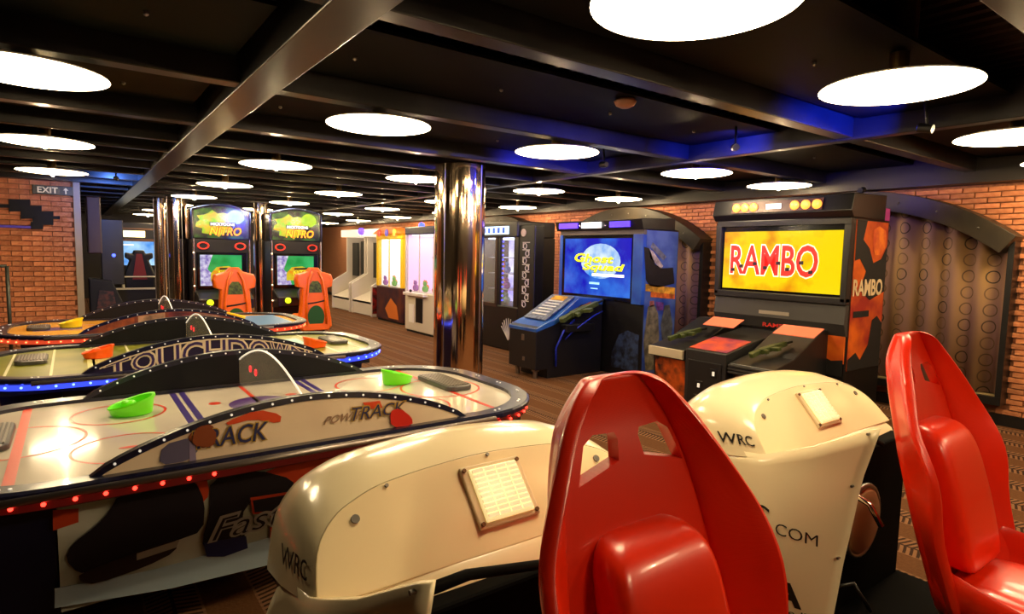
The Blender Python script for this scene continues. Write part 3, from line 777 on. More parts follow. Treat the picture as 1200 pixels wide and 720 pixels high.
for a in ((430, 545), (470, 530), (520, 522), (560, 512)):
    decal(PDK, sb, [(a[0], a[1]), (a[0]+30, a[1]-12), (a[0]+36, a[1]+4), (a[0]+12, a[1]+14)], SB, .004)
# artwork on the front arch board of the nearest table
ab = [c for c in t1.children if c.name.startswith('arch_board')][0]
FA = lambda x, y: pY(x, y, 2.469)
decal(POR, ab, [(264, 495), (302, 480), (330, 486), (328, 497), (296, 491), (268, 499)], FA)
decal(M('print glove', (128, 60, 26), .45), ab, [(218, 514), (232, 500), (248, 497), (254, 508), (250, 522), (234, 526)], FA, .001)
decal(M('print slate', (88, 82, 112), .4), ab, [(190, 522), (226, 512), (234, 526), (222, 540), (186, 546)], FA)
decal(M('print lilac', (130, 116, 150), .4), ab, [(222, 514), (228, 512), (230, 540), (222, 541)], FA, .001)
YEL = M('print ochre', (176, 140, 52), .45)
text('TRACK', YEL, ab, FA(226, 527), FA(311, 515), FA(226, 506), FA(313, 494), out=(0, -.003, 0), shear=.1, bold=.05)
text('TRACK', PBL, ab, FA(226, 527), FA(311, 515), FA(226, 506), FA(313, 494), out=(0, -.0045, 0), shear=.1, bold=.01)
decal(M('print glove', (128, 60, 26), .45), ab, [(224, 522), (228, 502), (246, 499), (254, 508), (250, 524)], FA, .006)
text('POWER', M('print taupe', (150, 118, 96), .4), ab, FA(379, 498), FA(424, 490), FA(381, 489), FA(425, 481), out=(0, -.003, 0), shear=.3, bold=.02)
text('TRACK', YEL, ab, FA(410, 494), FA(474, 483), FA(412, 478), FA(474, 470), out=(0, -.004, 0), shear=.2, bold=.05)
text('TRACK', PBL, ab, FA(410, 494), FA(474, 483), FA(412, 478), FA(474, 470), out=(0, -.0055, 0), shear=.2, bold=.0)
decal(POR, ab, [(425, 472), (445, 470), (448, 478), (430, 480)], FA, .001)
decal(M('print red', (196, 34, 22), .4), ab, [(456, 482), (468, 478), (482, 489), (483, 498), (458, 501)], FA, .006)
# arched letters on the middle table
ab2 = [c for c in t2.children if c.name.startswith('arch_board')][0]
yy = 4.47+.055-.006
word = 'TOUCHDOWN'
for i, ch in enumerate(word):
    xa = TX-.64+1.28*i/9+.008; xb = TX-.64+1.28*(i+1)/9-.008
    za, zb = arch_z(xa)-.034, arch_z(xb)-.034
    c4 = [(xa, yy, .795), (xb, yy, .795), (xa, yy, za), (xb, yy, zb)]
    text(ch, CREAM, ab2, *c4, bold=.055)
    text(ch, M('letter violet', (58, 40, 96), .4), ab2, *c4, out=(0, -.002, 0), bold=-.005)
A = arch_poly(yy-.001, .028); B_ = arch_poly(yy-.001, .036)
MB().prism(A[2:-2]+B_[2:-2][::-1], (0, -.001, 0)).build('outline', CREAM, ab2)
# photo strip on the far table
ab3 = [c for c in t3.children if c.name.startswith('arch_board')][0]
for i, (x, c) in enumerate(((-.55, (196, 96, 40)), (-.3, (226, 176, 130)), (-.05, (150, 60, 60)), (.2, (210, 150, 120)), (.45, (150, 40, 36)))):
    m = M('photo patch %d' % i, c, .45, noise=(12, tuple(int(v*.6) for v in c)))
    za = arch_z(TX+x)-.03; zb = arch_z(TX+x+.22)-.03
    MB().prism([(TX+x, 6.568, .80), (TX+x+.22, 6.568, .80), (TX+x+.22, 6.568, zb), (TX+x, 6.568, za)], (0, -.0015, 0)).build('print', m, ab3)
# ------------------------------------------------------------------ helpers for cabinets facing -X (along the window wall)
def quadX(name, mat, parent, X, y0, y1, z0, z1, th=.01, **k): return bx(name, mat, parent, X, X+th, min(y0, y1), max(y0, y1), z0, z1, **k)
def toon(name, c1, c2, scale, emit, stretch=(1, 1, 1), lo=.35, hi=.65):
    if name in _M: return _M[name]
    m = bpy.data.materials.new(name); m.use_nodes = True; t = NT(m); b = t.N['Principled BSDF']
    vec, _ = t.pos(); mp = t.N.new('ShaderNodeMapping'); mp.inputs['Scale'].default_value = stretch; t.L.new(vec, mp.inputs[0])
    rp = t.N.new('ShaderNodeValToRGB'); e = rp.color_ramp.elements; e[0].position = lo; e[1].position = hi; e[0].color = rgb(*c1); e[1].color = rgb(*c2)
    t.L.new(t.noise(mp.outputs[0], scale, 4), rp.inputs[0])
    b.inputs['Base Color'].default_value = (.01, .01, .01, 1); b.inputs['Roughness'].default_value = .12
    t.L.new(rp.outputs[0], b.inputs['Emission Color']); b.inputs['Emission Strength'].default_value = emit
    _M[name] = m; return m
def glow(name, c, e): return M(name, c, .4, emit=e)
OLIVE = M('olive gun plastic', (72, 84, 34), .45, noise=(20, (52, 62, 24)))
def rifle(label, p, q, group, s=1.):
    """toy assault rifle lying from butt p to muzzle q"""
    p, q = Vector(p), Vector(q); d = (q-p).normalized(); up = Vector((0, 0, 1)); sd = d.cross(up).normalized(); up = sd.cross(d); sd, up = up, -sd     # it lies on its side
    L = (q-p).length
    t = thing('toy_rifle', label, 'toy gun', p.lerp(q, .5), group)
    def slab(name, prof, th, mat=OLIVE):
        return MB().prism([p+d*(a*L)+up*(b*L)-sd*(th/2) for a, b in prof], sd*th).build(name, mat, t, bevel=.004)
    slab('stock', [(0, -.03), (.02, -.11), (.28, -.02), (.30, .05), (.05, .05)], .04*s)
    slab('receiver', [(.27, -.05), (.66, -.05), (.68, .06), (.56, .085), (.32, .085), (.27, .05)], .05*s)
    slab('magazine', [(.46, -.05), (.56, -.05), (.60, -.19), (.51, -.19)], .035*s)
    slab('grip', [(.30, -.05), (.38, -.05), (.35, -.16), (.28, -.16)], .035*s)
    slab('fore_end', [(.66, -.04), (.86, -.03), (.86, .05), (.66, .05)], .045*s)
    MB().cyl(p+d*(.86*L)+up*(.01*L), q+up*(.01*L), .012*s, n=10).build('barrel', M('gun dark', (30, 32, 22), .4, .5), t, smooth=True, angle=40)
    slab('sight', [(.38, .085), (.52, .085), (.52, .125), (.38, .125)], .02*s)
    return t
SCREENX = M('blank screen', (4, 4, 5), .08)
# ------------------------------------------------------------------ jungle shooter cabinet (RAMBO)
XF = 5.85; Y0, Y1 = 2.68, 4.10
rb = thing('shooter_cabinet', 'black shooter cabinet with yellow RAMBO screen', 'arcade machine', (XF+.35, 3.4, 0))
bx('body', BLACK, rb, XF+.02, XF+.75, Y0, Y1, 0, 2.02, .01)
hd = MB().prism([(XF+.6, Y0-.02, 2.0), (XF-.05, Y0-.02, 2.0), (XF-.10, Y0-.02, 2.06), (XF-.06, Y0-.02, 2.22), (XF+.6, Y0-.02, 2.24)], (0, Y1-Y0+.06, 0)).build('header', BLACK, rb, bevel=.008)
def hp(x, y): p = pX(x, y, XF-.085); return p
strip = MB().prism([(XF-.105, 3.90, 2.075), (XF-.105, 2.93, 2.075), (XF-.075, 2.93, 2.19), (XF-.075, 3.90, 2.19)], (-.006, 0, 0)).build('light_strip', M('header strip', (92, 58, 40), .4), hd)
for y in (3.84, 3.74, 3.64, 3.20, 3.09, 2.98):
    MB().lathe([(.046, 0), (.046, -.012), (.03, -.024), (.0, -.028)], (XF-.10, y, 2.13), 20, 'x').build('header_lamp', M('amber lamp', (255, 190, 80), .4, emit=1.6, ecol=(255, 160, 50)), hd, smooth=True)
quadX('header_plate', glow('white plate lit', (255, 244, 220), 2.2), hd, XF-.112, 3.50, 3.34, 2.105, 2.155)
# screen surround
MB().box(XF-.06, XF+.03, Y0, Y1, 1.94, 2.0).box(XF-.06, XF+.03, Y0, Y0+.055, 1.2, 1.94).box(XF-.06, XF+.03, Y1-.055, Y1, 1.2, 1.94).box(XF-.06, XF+.03, Y0, Y1, 1.18, 1.25).build('bezel', M('bezel plastic', (34, 33, 34), .35), rb, bevel=.01)
bx('screen_glass', GLOSSB, rb, XF-.015, XF+.01, Y0+.05, Y1-.05, 1.24, 1.95)
YS = toon('yellow explosion picture', (250, 214, 0), (228, 110, 4), 2.6, 1.1, (1, 1, 1), .5, .72)
scr = quadX('picture', YS, rb, XF-.018, Y0+.075, Y1-.075, 1.275, 1.885, .004)
o = text('RAMBO', M('lit white outline', (255, 225, 190), .4, emit=1.0), scr, (XF-.022, 3.93, 1.44), (XF-.022, 2.98, 1.43), (XF-.022, 3.93, 1.735), (XF-.022, 2.98, 1.735), bold=.05)
o = text('RAMBO', M('lit red letters', (214, 40, 34), .4, emit=.95), scr, (XF-.024, 3.93, 1.44), (XF-.024, 2.98, 1.43), (XF-.024, 3.93, 1.735), (XF-.024, 2.98, 1.735), bold=.018)
for y, z in ((3.88, 1.46), (3.78, 1.5), (3.62, 1.53), (3.5, 1.49), (3.36, 1.54), (3.26, 1.48), (3.12, 1.55), (3.02, 1.46)):
    quadX('scorch', M('lit scorch', (40, 26, 40), .5, emit=.3), scr, XF-.0255, y, y+.045, z, z+.035, .002)
# lower front
MB().prism([(XF-.03, Y0, 1.18), (XF-.05, Y0, 1.0), (XF+.0, Y0, .88), (XF+.03, Y0, .88), (XF+.03, Y0, 1.18)], (0, Y1-Y0, 0)).build('lower_panel', M('grey panel', (56, 54, 54), .4), rb, bevel=.008)
quadX('name_plate', M('plate', (150, 140, 128), .4), rb, XF-.05, 3.55, 3.22, 1.03, 1.065, .02)
ORB = M('orange board', (224, 108, 22), .45, noise=(5, (196, 78, 14)))
quadX('orange_panel', ORB, rb, XF+.0, 2.69, 3.02, .62, .90, .03)
quadX('orange_panel', ORB, rb, XF+.0, 3.85, 4.09, .76, .90, .03)
text('RAMBO', M('print red letters', (190, 34, 22), .5, emit=.15), rb, (XF-.045, 3.5, .90), (XF-.045, 3.2, .90), (XF-.045, 3.5, .94), (XF-.045, 3.2, .94), bold=.02, name='small_lettering')
for pts in ([(3.05, .90), (2.90, .86), (2.86, .74), (2.98, .66), (3.2, .62), (3.3, .75)], [(2.95, .70), (2.80, .64), (2.69, .66), (2.69, .5), (3.1, .5)]):
    MB().prism([(XF-.002, y, z) for y, z in pts], (-.002, 0, 0)).build('print', BLACKM, rb)
# side artwork
SA = lambda x, z, l=0.: Vector((x, Y0-.004-l, z))
sa = MB().prism([SA(XF+.05, .55), SA(XF+.72, .55), SA(XF+.72, 1.98), SA(XF+.05, 1.98)], (0, .004, 0)).build('side_art', M('flame print', (216, 100, 24), .45, noise=(3.5, (150, 40, 30), 4)), rb)
MB().prism([SA(XF+.05, 2.0, .002), SA(XF+.72, 2.0, .002), SA(XF+.72, 2.12, .002), SA(XF+.05, 2.12, .002)], (0, -.002, 0)).build('violet_print', M('violet print', (150, 44, 110), .45, emit=.15), sa)
blob = [(.06, 1.98), (.26, 1.98), (.2, 1.8), (.34, 1.72), (.44, 1.58), (.60, 1.62), (.72, 1.75), (.72, 1.30), (.42, 1.22), (.2, 1.32), (.3, 1.5), (.16, 1.62), (.06, 1.6)]
MB().prism([SA(XF+a, b, .002) for a, b in blob], (0, -.002, 0)).build('dark_print', BLACKM, sa)
MB().prism([SA(XF+a, b, .003) for a, b in ((.40, 1.9), (.52, 1.94), (.66, 1.9), (.70, 1.75), (.60, 1.66), (.46, 1.66), (.40, 1.76))], (0, -.001, 0)).build('bright_print', M('ember print', (232, 126, 44), .45, noise=(8, (190, 70, 40))), sa)
text('RAMBO', M('print pale letters', (214, 190, 150), .5), sa, SA(XF+.06, 1.27, .007), SA(XF+.66, 1.27, .007), SA(XF+.06, 1.42, .007), SA(XF+.66, 1.42, .007), bold=.03)
MB().prism([SA(XF+.1, 1.06, .003), SA(XF+.42, 1.06, .003), SA(XF+.42, 1.12, .003), SA(XF+.1, 1.12, .003)], (0, -.001, 0)).build('dark_print', BLACKM, sa)
MB().prism([SA(XF+a, b, .003) for a, b in ((.05, .55), (.05, .66), (.2, .72), (.3, .64), (.45, .78), (.5, 1.02), (.6, 1.06), (.72, .98), (.72, .55))], (0, -.001, 0)).build('dark_print', BLACKM, sa)
# gun pedestals
def pedestal(y0, y1, zf, front, name='pedestal', xf=4.92):
    prof = [(xf, zf-.10), (xf, zf), (xf+.33, zf+.07), (XF-.12, .93), (XF, .93), (XF, 0), (xf+.12, 0), (xf+.06, zf-.10)]
    p = MB().prism([(x, y0, z) for x, z in prof], (0, y1-y0, 0)).build(name, M('pedestal black', (24, 23, 24), .4), rb, bevel=.008)
    MB().prism([(xf+.062, y0+.03, zf-.115), (xf+.062, y1-.03, zf-.115), (xf+.118, y1-.03, .06), (xf+.118, y0+.03, .06)], (-.006, 0, 0)).build('front_art', front, p)
    return p
FLAME = M('flame art', (214, 90, 20), .45, noise=(7, (30, 16, 12), 4))
pl_ = pedestal(3.80, 4.24, .665, FLAME); bx('lip', M('bone lip', (196, 184, 160), .45), pl_, 4.90, 4.93, 3.80, 4.24, .575, .665, .004)
pr_ = pedestal(2.84, 3.28, .625, FLAME)
for k in range(3): bx('lip_rib', DARKG, pr_, 4.90, 4.925, 2.84, 3.28, .535+k*.03, .555+k*.03, .003)
ct = MB().prism([(x, 3.30, z) for x, z in ((4.90, 0), (4.90, .70), (5.35, .79), (XF, .86), (XF, 0))], (0, .46, 0)).build('coin_tower', M('coin tower', (36, 35, 36), .42), rb, bevel=.008)
MB().prism([(4.93, 3.32, .709), (4.93, 3.74, .709), (5.33, 3.74, .789), (5.33, 3.32, .789)], (0, 0, .003)).build('tower_art', M('tower art', (214, 84, 34), .45, noise=(6, (140, 50, 90), 3)), ct)
for z, y in ((.50, 3.42), (.36, 3.58), (.22, 3.60)):
    bx('coin_slot', M('slot frame', (20, 20, 20), .3), ct, 4.885, 4.90, y-.04, y+.04, z-.045, z+.045, .003)
    bx('slot_light', glow('slot lamp', (220, 210, 190), .8), ct, 4.88, 4.886, y-.012, y+.012, z-.02, z+.02)
bx('coin_door', M('coin door', (28, 27, 28), .35), ct, 4.888, 4.90, 3.34, 3.72, .05, .6, .004)
PINK = M('salmon instruction card', (236, 120, 92), .5, emit=.12)  # red light on the cards is put into their colour and glow
for y0, y1 in ((3.50, 3.88), (2.69, 3.10)):
    MB().prism([(5.32, y0+.02, .90), (5.32, y1-.0, .90), (5.50, y1-.0, .972), (5.50, y0+.02, .972)], (0, 0, .006)).build('instruction_card', PINK, rb)
rifle('olive toy rifle lying on the left pedestal of the RAMBO cabinet', (5.0, 4.08, .745), (5.44, 3.92, .85), 'toy rifles on the shooter cabinets')
rifle('olive toy rifle lying on the right pedestal of the RAMBO cabinet', (5.0, 3.14, .71), (5.44, 2.97, .83), 'toy rifles on the shooter cabinets')
# ------------------------------------------------------------------ blue shooter cabinet (GHOST SQUAD)
G0, G1 = 5.19, 6.80
gs = thing('shooter_cabinet', 'blue shooter cabinet with a glowing blue GHOST SQUAD screen', 'arcade machine', (XF+.35, 6.0, 0))
bx('body', BLACK, gs, XF+.03, XF+.66, G0, G1, 0, 1.95, .01)
mq = MB().prism([(XF+.55, G0-.02, 1.94), (XF-.06, G0-.02, 1.94), (XF-.10, G0-.02, 2.07), (XF+.55, G0-.02, 2.1)], (0, G1-G0+.06, 0)).build('marquee', BLACK, gs, bevel=.006)
for y0, y1, m in ((6.74, 6.34, glow('violet strip', (70, 40, 235), 1.6)), (6.26, 5.88, glow('white strip', (255, 250, 240), 3)), (5.72, 5.36, glow('violet strip', (70, 40, 235), 1.6))):
    quadX('light_strip', m, mq, XF-.106, y0, y1, 1.97, 2.045, .012)
for y in (6.30, 5.80): MB().ball((XF-.10, y, 2.0), .014, 8, 5).build('marquee_bolt', CHROME, mq)
BLUEF = M('blue laminate', (22, 60, 150), .35, noise=(3, (40, 92, 170)))
bx('top_rail', M('tan rail', (92, 82, 66), .5), gs, XF-.02, XF+.05, G0, G1, 1.87, 1.94)
bx('side_frame', BLUEF, gs, XF-.03, XF+.04, G0, G0+.17, .98, 1.88, .005); bx('side_frame', BLUEF, gs, XF-.03, XF+.04, G1-.06, G1, .98, 1.88, .005)
bx('bezel', GLOSSB, gs, XF-.02, XF+.04, G0+.17, G1-.06, 1.0, 1.88)
SC_B = toon('blue spirit picture', (4, 14, 190), (60, 150, 250), 1.7, 1.0, (1, 1, 1), .48, .82)
gp = quadX('picture', SC_B, gs, XF-.026, G0+.20, G1-.12, 1.05, 1.83, .005)
MB().prism([(XF-.028, 5.95+.38*math.cos(2*PI*k/24), 1.52+.24*math.sin(2*PI*k/24)) for k in range(24)], (-.001, 0, 0)).build('glow_patch', toon('white mist', (60, 150, 245), (225, 245, 255), 4, 1.0), gp)
GY = M('lit yellow letters', (240, 232, 30), .4, emit=1.0); GK = M('lit green shade', (40, 90, 30), .4, emit=.4)
for m, ob, dy in ((GK, -.031, .008), (GY, -.033, 0)):
    text('Ghost', m, gp, (XF+ob, 6.45+dy, 1.51-dy), (XF+ob, 5.70+dy, 1.50-dy), (XF+ob, 6.45+dy, 1.625-dy), (XF+ob, 5.70+dy, 1.60-dy), shear=.2, bold=.03)
    text('Squad', m, gp, (XF+ob, 6.28+dy, 1.37-dy), (XF+ob, 5.5+dy, 1.37-dy), (XF+ob, 6.28+dy, 1.49-dy), (XF+ob, 5.5+dy, 1.485-dy), shear=.2, bold=.03)
quadX('caption', glow('lit white caption', (255, 250, 250), 1.1), gp, XF-.03, 6.1, 5.5, 1.315, 1.35, .003)
quadX('caption', glow('lit blue caption', (140, 200, 255), 1.0), gp, XF-.03, 6.15, 5.95, 1.2, 1.23, .003)
quadX('caption', glow('lit blue caption', (140, 200, 255), 1.0), gp, XF-.03, 6.12, 5.98, 1.135, 1.15, .003)
# side artwork
GA = lambda x, z, l=0.: Vector((x, G0-.004-l, z))
ga = MB().prism([GA(XF+.03, .08), GA(XF+.64, .08), GA(XF+.64, 1.93), GA(XF+.03, 1.93)], (0, .004, 0)).build('side_art', M('blue figure print', (26, 56, 128), .45, noise=(4.5, (70, 96, 150), 4)), gs)
for nm, c, pts in (('print dark suit', (20, 20, 24), [(-.02, 1.72), (.08, 1.70), (.2, 1.5), (.34, 1.45), (.56, 1.46), (.60, 1.25), (.3, 1.20), (.12, 1.22), (.04, 1.3)]),
                   ('print hand', (196, 180, 160), [(.08, 1.70), (.16, 1.66), (.36, 1.48), (.32, 1.44), (.1, 1.58)]),
                   ('print pistol', (120, 124, 132), [(.1, 1.72), (.36, 1.55), (.42, 1.6), (.14, 1.78)]),
                   ('print ochre logo', (236, 170, 50), [(.04, 1.16), (.62, 1.10), (.62, 1.19), (.04, 1.25)]),
                   ('print orange logo', (226, 112, 40), [(.14, 1.08), (.62, 1.04), (.62, 1.10), (.14, 1.15)]),
                   ('print khaki soldier', (128, 120, 92), [(.1, .96), (.22, .98), (.30, .86), (.34, .55), (.3, .12), (.1, .12), (.04, .5)]),
                   ('print grey soldier', (88, 92, 84), [(.42, .96), (.52, .97), (.6, .7), (.58, .4), (.42, .42), (.36, .7)]),
                   ('print skin', (206, 120, 96), [(.13, 1.03), (.21, 1.03), (.22, .96), (.13, .95)]),
                   ('print violet', (110, 60, 130), [(.24, 1.02), (.40, 1.0), (.40, .9), (.28, .9)])):
    MB().prism([GA(XF+a, b, .002) for a, b in pts], (0, -.0015, 0)).build('print', M(nm, c, .45, noise=(12, tuple(int(v*.6) for v in c))), ga)
# lower front print
MB().prism([(XF+.026, y, z) for y, z in ((5.25, .1), (5.72, .1), (5.72, .3), (5.6, .55), (5.45, .62), (5.25, .58))], (-.003, 0, 0)).build('print', M('faint blue soldier', (44, 60, 92), .5, noise=(14, (16, 18, 30), 5)), gs)
# console
cn = MB().prism([(x, 5.90, z) for x, z in ((4.70, .12), (4.70, .66), (4.86, .72), (5.0, .76), (5.42, 1.03), (XF, 1.0), (XF, .0), (4.9, 0), (4.9, .12))], (0, .58, 0)).build('console', M('console black', (15, 15, 20), .4), gs, bevel=.01)
MB().prism([(x, 5.895, z) for x, z in ((4.695, .655), (4.86, .725), (5.0, .765), (5.42, 1.035), (XF, 1.01), (XF, .93), (5.45, .94), (5.02, .70), (4.88, .66), (4.695, .61))], (0, .59, 0)).build('console_top', BLUEF, cn, bevel=.008)
MB().prism([(4.90, 5.97, .742), (4.90, 6.42, .742), (5.40, 6.42, 1.035), (5.40, 5.97, 1.035)], (-.01, 0, .016)).build('instruction_panel', M('instruction print', (120, 130, 150), .35, noise=(22, (60, 66, 90), 2)), cn, bevel=.004)
for k in range(6):
    a = .15+k*.11; MB().prism([(4.90+.5*a, 6.05, .752+.293*a), (4.90+.5*a, 6.34, .752+.293*a), (4.92+.5*a, 6.34, .764+.293*a), (4.92+.5*a, 6.05, .764+.293*a)], (-.01, 0, .014)).build('print_line', M('print white', (205, 205, 205), .5), cn)
MB().prism([(5.28, 6.06, .975), (5.28, 6.33, .975), (5.37, 6.33, 1.025), (5.37, 6.06, 1.025)], (-.01, 0, .014)).build('print_logo', M('print ochre logo', (236, 170, 50), .45), cn)
MB().prism([(5.30, 5.888, .83), (5.62, 5.888, .93), (5.62, 5.888, .98), (5.30, 5.888, .88)], (0, .004, 0)).build('print_logo', M('print orange logo', (226, 112, 40), .45), cn)
MB().tube([(5.3, 5.86, .75), (5.1, 5.83, .62), (5.0, 5.86, .4), (5.02, 5.88, .15)], .014).build('cable', M('blue hose', (24, 44, 170), .4), cn, smooth=True)
MB().tube([(5.75, 5.8, .85), (5.5, 5.72, .80), (5.25, 5.8, .62), (5.15, 5.86, .5)], .010).build('cable', M('blue hose', (24, 44, 170), .4), cn, smooth=True)
for y in (6.0, 6.38):
    MB().cyl((4.78, y, .0), (4.78, y, .09), .03, n=12).build('caster', STEEL, cn)
    bx('caster_plate', STEEL, cn, 4.74, 4.82, y-.03, y+.03, .09, .122)
bx('coin_slot', STEEL, cn, 4.692, 4.70, 6.14, 6.2, .48, .56, .003); bx('coin_slot', STEEL, cn, 4.692, 4.70, 6.12, 6.17, .22, .27, .003)
rifle('olive toy rifle on the console of the blue shooter cabinet', (4.98, 5.80, .76), (5.72, 5.76, 1.0), 'toy rifles on the shooter cabinets', 1.3)
bx('gun_rack', BLACK, gs, 5.1, 5.6, 5.78, 5.90, .60, .70, .01)
# ------------------------------------------------------------------ prize machines
toys = []
def toy(x, y, z, c, where, r=.06):
    c, cn_ = c
    t = MB().ball((x, y, z+r), r, 10, 6, (1, 1, 1.1)); t.ball((x-.01, y, z+r*2.5), r*.62, 10, 6); t.ball((x-.02, y-r*.5, z+r*3.1), r*.25, 6, 4); t.ball((x-.02, y+r*.5, z+r*3.1), r*.25, 6, 4)
    o = t.build('plush_toy', M('plush %d %d %d' % c, c, .9), None, (x, y, z), smooth=True)
    tag(o, 'small %s plush prize behind the glass of the %s' % (cn_, where), 'plush toy', 'plush prizes in the '+where)
CL = [((226, 60, 60), 'red'), ((240, 200, 60), 'yellow'), ((70, 140, 220), 'blue'), ((90, 190, 90), 'green'), ((230, 120, 180), 'pink'), ((240, 240, 240), 'white'), ((150, 80, 190), 'violet'), ((240, 130, 40), 'orange'), ((110, 70, 40), 'brown'), ((40, 40, 46), 'black'), ((150, 220, 220), 'turquoise'), ((220, 190, 150), 'beige')]
def crane(name, label, X, y0, y1, depth, zg, zt, ztop, base_mat, frame_mat, lite, where, roof_mat, post=.05):
    t = thing(name, label, 'prize machine', (X+depth/2, (y0+y1)/2, 0))
    bx('base', base_mat, t, X, X+depth, y0, y1, .04, zg, .02)
    bx('plinth', BLACKM, t, X+.03, X+depth-.03, y0+.03, y1-.03, 0, .04)
    for (a, b) in ((X, y0), (X, y1-post), (X+depth-post, y0), (X+depth-post, y1-post)):
        bx('post', frame_mat, t, a, a+post, b, b+post, zg, zt, .004)
    bx('floor_tray', WHITE, t, X+.03, X+depth-.03, y0+.03, y1-.03, zg, zg+.012)
    bx('back_board', M('back '+name+str(lite[1]), lite, .5, emit=.7), t, X+depth-.04, X+depth-.02, y0+post, y1-post, zg+.01, zt)  # glowing back boards stand in for the light inside the machine
    bx('back_board', M('back '+name+str(lite[1]), lite, .5), t, X+post, X+depth-post, y1-.04, y1-.02, zg+.01, zt)
    bx('light_panel', glow('tube '+name, (255, 250, 255), 3), t, X+.10, X+depth-.10, y0+.1, y1-.1, zt-.02, zt-.005)
    bx('roof', roof_mat, t, X-.01, X+depth, y0-.01, y1+.01, zt, ztop, .02)
    bx('glass', PLEXI, t, X+.008, X+.014, y0+post, y1-post, zg+.012, zt)
    bx('glass', PLEXI, t, X+post, X+depth-post, y0+.008, y0+.014, zg+.012, zt)
    bx('glass_bar', frame_mat, t, X+.002, X+.02, (y0+y1)/2-.012, (y0+y1)/2+.012, zg, zt)
    MB().cyl((X+depth/2, (y0+y1)/2, zt-.02), (X+depth/2, (y0+y1)/2, zt-.35), .012, n=8).build('claw_cable', STEEL, t)
    mb = MB().ball((X+depth/2, (y0+y1)/2, zt-.37), .05, 10, 6)
    for k in range(3):
        a = 2*PI*k/3; e = Vector((math.cos(a), math.sin(a), 0)); c_ = Vector((X+depth/2, (y0+y1)/2, zt-.38))
        mb.tube([c_+e*.03, c_+e*.11+Vector((0, 0, -.06)), c_+e*.05+Vector((0, 0, -.16))], .01, 6)
    mb.build('claw', CHROME, t, smooth=True)
    for k in range(9):
        toy(X+.14+.2*(k % 3)*(depth/.7), y0+.2+(y1-y0-.4)*((k//3)/2), zg+.012, CL[k], where, .065)
    return t
wc = crane('claw_machine', 'white claw crane machine lit pink inside, left of the mirror pillar', 5.40, 9.85, 11.05, .8, .80, 1.93, 2.08, M('white crane body', (214, 204, 186), .4), M('white frame', (222, 215, 214), .4), (236, 196, 232), 'white claw crane', M('blue roof', (20, 20, 70), .4))
bx('prize_door', BLACK, wc, 5.385, 5.402, 10.28, 10.56, .22, .70, .015); bx('notice', M('paper', (240, 236, 228), .7), wc, 5.39, 5.402, 10.66, 10.86, .20, .56)
bx('control_shelf', M('white frame', (222, 215, 214), .4), wc, 5.30, 5.42, 10.1, 10.95, .74, .80, .01); MB().ball((5.35, 10.7, .83), .03).build('joystick', BLACK, wc)
MB().ball((5.45, 10.45, 2.1), .06, 12, 6).build('beacon', glow('blue beacon', (60, 80, 255), 3), wc)
yc = crane('claw_machine', 'yellow framed claw machine on a dark violet base', 5.72, 11.85, 13.2, .8, .80, 1.86, 1.98, M('violet base', (40, 18, 44), .4, noise=(3, (90, 40, 30))), M('yellow frame', (245, 200, 16), .4, emit=.15), (220, 226, 240), 'yellow claw machine', M('yellow frame', (245, 200, 16), .4, emit=.15), .09)
MB().prism([(5.66, 11.8+1.5*k/12, 1.98+.16*math.sin(PI*k/12)) for k in range(13)], (.3, 0, 0)).build('sign', M('orange sign', (226, 112, 40), .45, emit=.3), yc)
for y, c in ((12.1, (240, 180, 60)), (12.5, (80, 70, 200)), (12.9, (230, 60, 50))): MB().cyl((5.66, y, 2.0), (5.645, y, 2.0), .08, n=16).build('sign_disc', M('sign disc %d' % c[1], c, .4, emit=.4), yc)
MB().prism([(5.715, y, z) for y, z in ((12.0, .1), (12.5, .1), (12.7, .3), (12.4, .55), (12.1, .4))], (-.004, 0, 0)).build('print', M('amber print', (206, 110, 40), .45), yc)
# black prize cabinet
bp_ = thing('prize_cabinet', 'tall black prize cabinet with blue lit windows and white ornament, right of the mirror pillar', 'prize machine', (6.1, 8.3, 0))
bx('base', BLACK, bp_, 5.75, 6.5, 7.72, 8.95, 0, .74, .02)
bx('top', BLACK, bp_, 5.72, 6.5, 7.72, 8.95, 1.86, 2.12, .02)
bx('side_wall', BLACK, bp_, 5.78, 6.5, 7.72, 7.78, .74, 1.86); bx('side_wall', BLACK, bp_, 5.78, 6.5, 8.89, 8.95, .74, 1.86)
bx('back_board', toon('lavender back glow', (150, 140, 240), (235, 235, 255), 3, 1.5), bp_, 6.40, 6.44, 7.78, 8.89, .74, 1.86)  # board glows to carry the blue-white light inside the cabinet
bx('light_panel', glow('cold tube', (220, 230, 255), 8.0), bp_, 5.9, 6.35, 7.9, 8.8, 1.84, 1.855)
for y0, y1 in ((7.72, 7.84), (8.22, 8.32), (8.83, 8.95)):
    bx('front_post', BLACK, bp_, 5.75, 5.80, y0, y1, .74, 1.86)
for y0, y1 in ((7.84, 8.22), (8.32, 8.83)): bx('glass', PLEXI, bp_, 5.77, 5.776, y0, y1, .74, 1.86)
bx('window_frame', M('bronze frame', (70, 54, 46), .4, .4), bp_, 5.74, 5.76, 8.30, 8.36, .74, 1.86); bx('window_frame', M('bronze frame', (70, 54, 46), .4, .4), bp_, 5.74, 5.76, 8.30, 8.9, .70, .76)
for k in range(14):
    MB().ball((5.79, 8.20, .82+k*.075), .016, 8, 5).build('blue_led', glow('blue bead', (50, 60, 255), 4), bp_)
quadX('marquee', M('blue white marquee', (190, 225, 255), .4, emit=1.5), bp_, 5.712, 7.95, 8.9, 1.91, 2.04, .01)
for k in range(6): quadX('marquee_mark', M('blue mark', (40, 90, 200), .4, emit=.5), bp_, 5.706, 8.06+k*.14, 8.12+k*.14, 1.93, 2.02, .006)
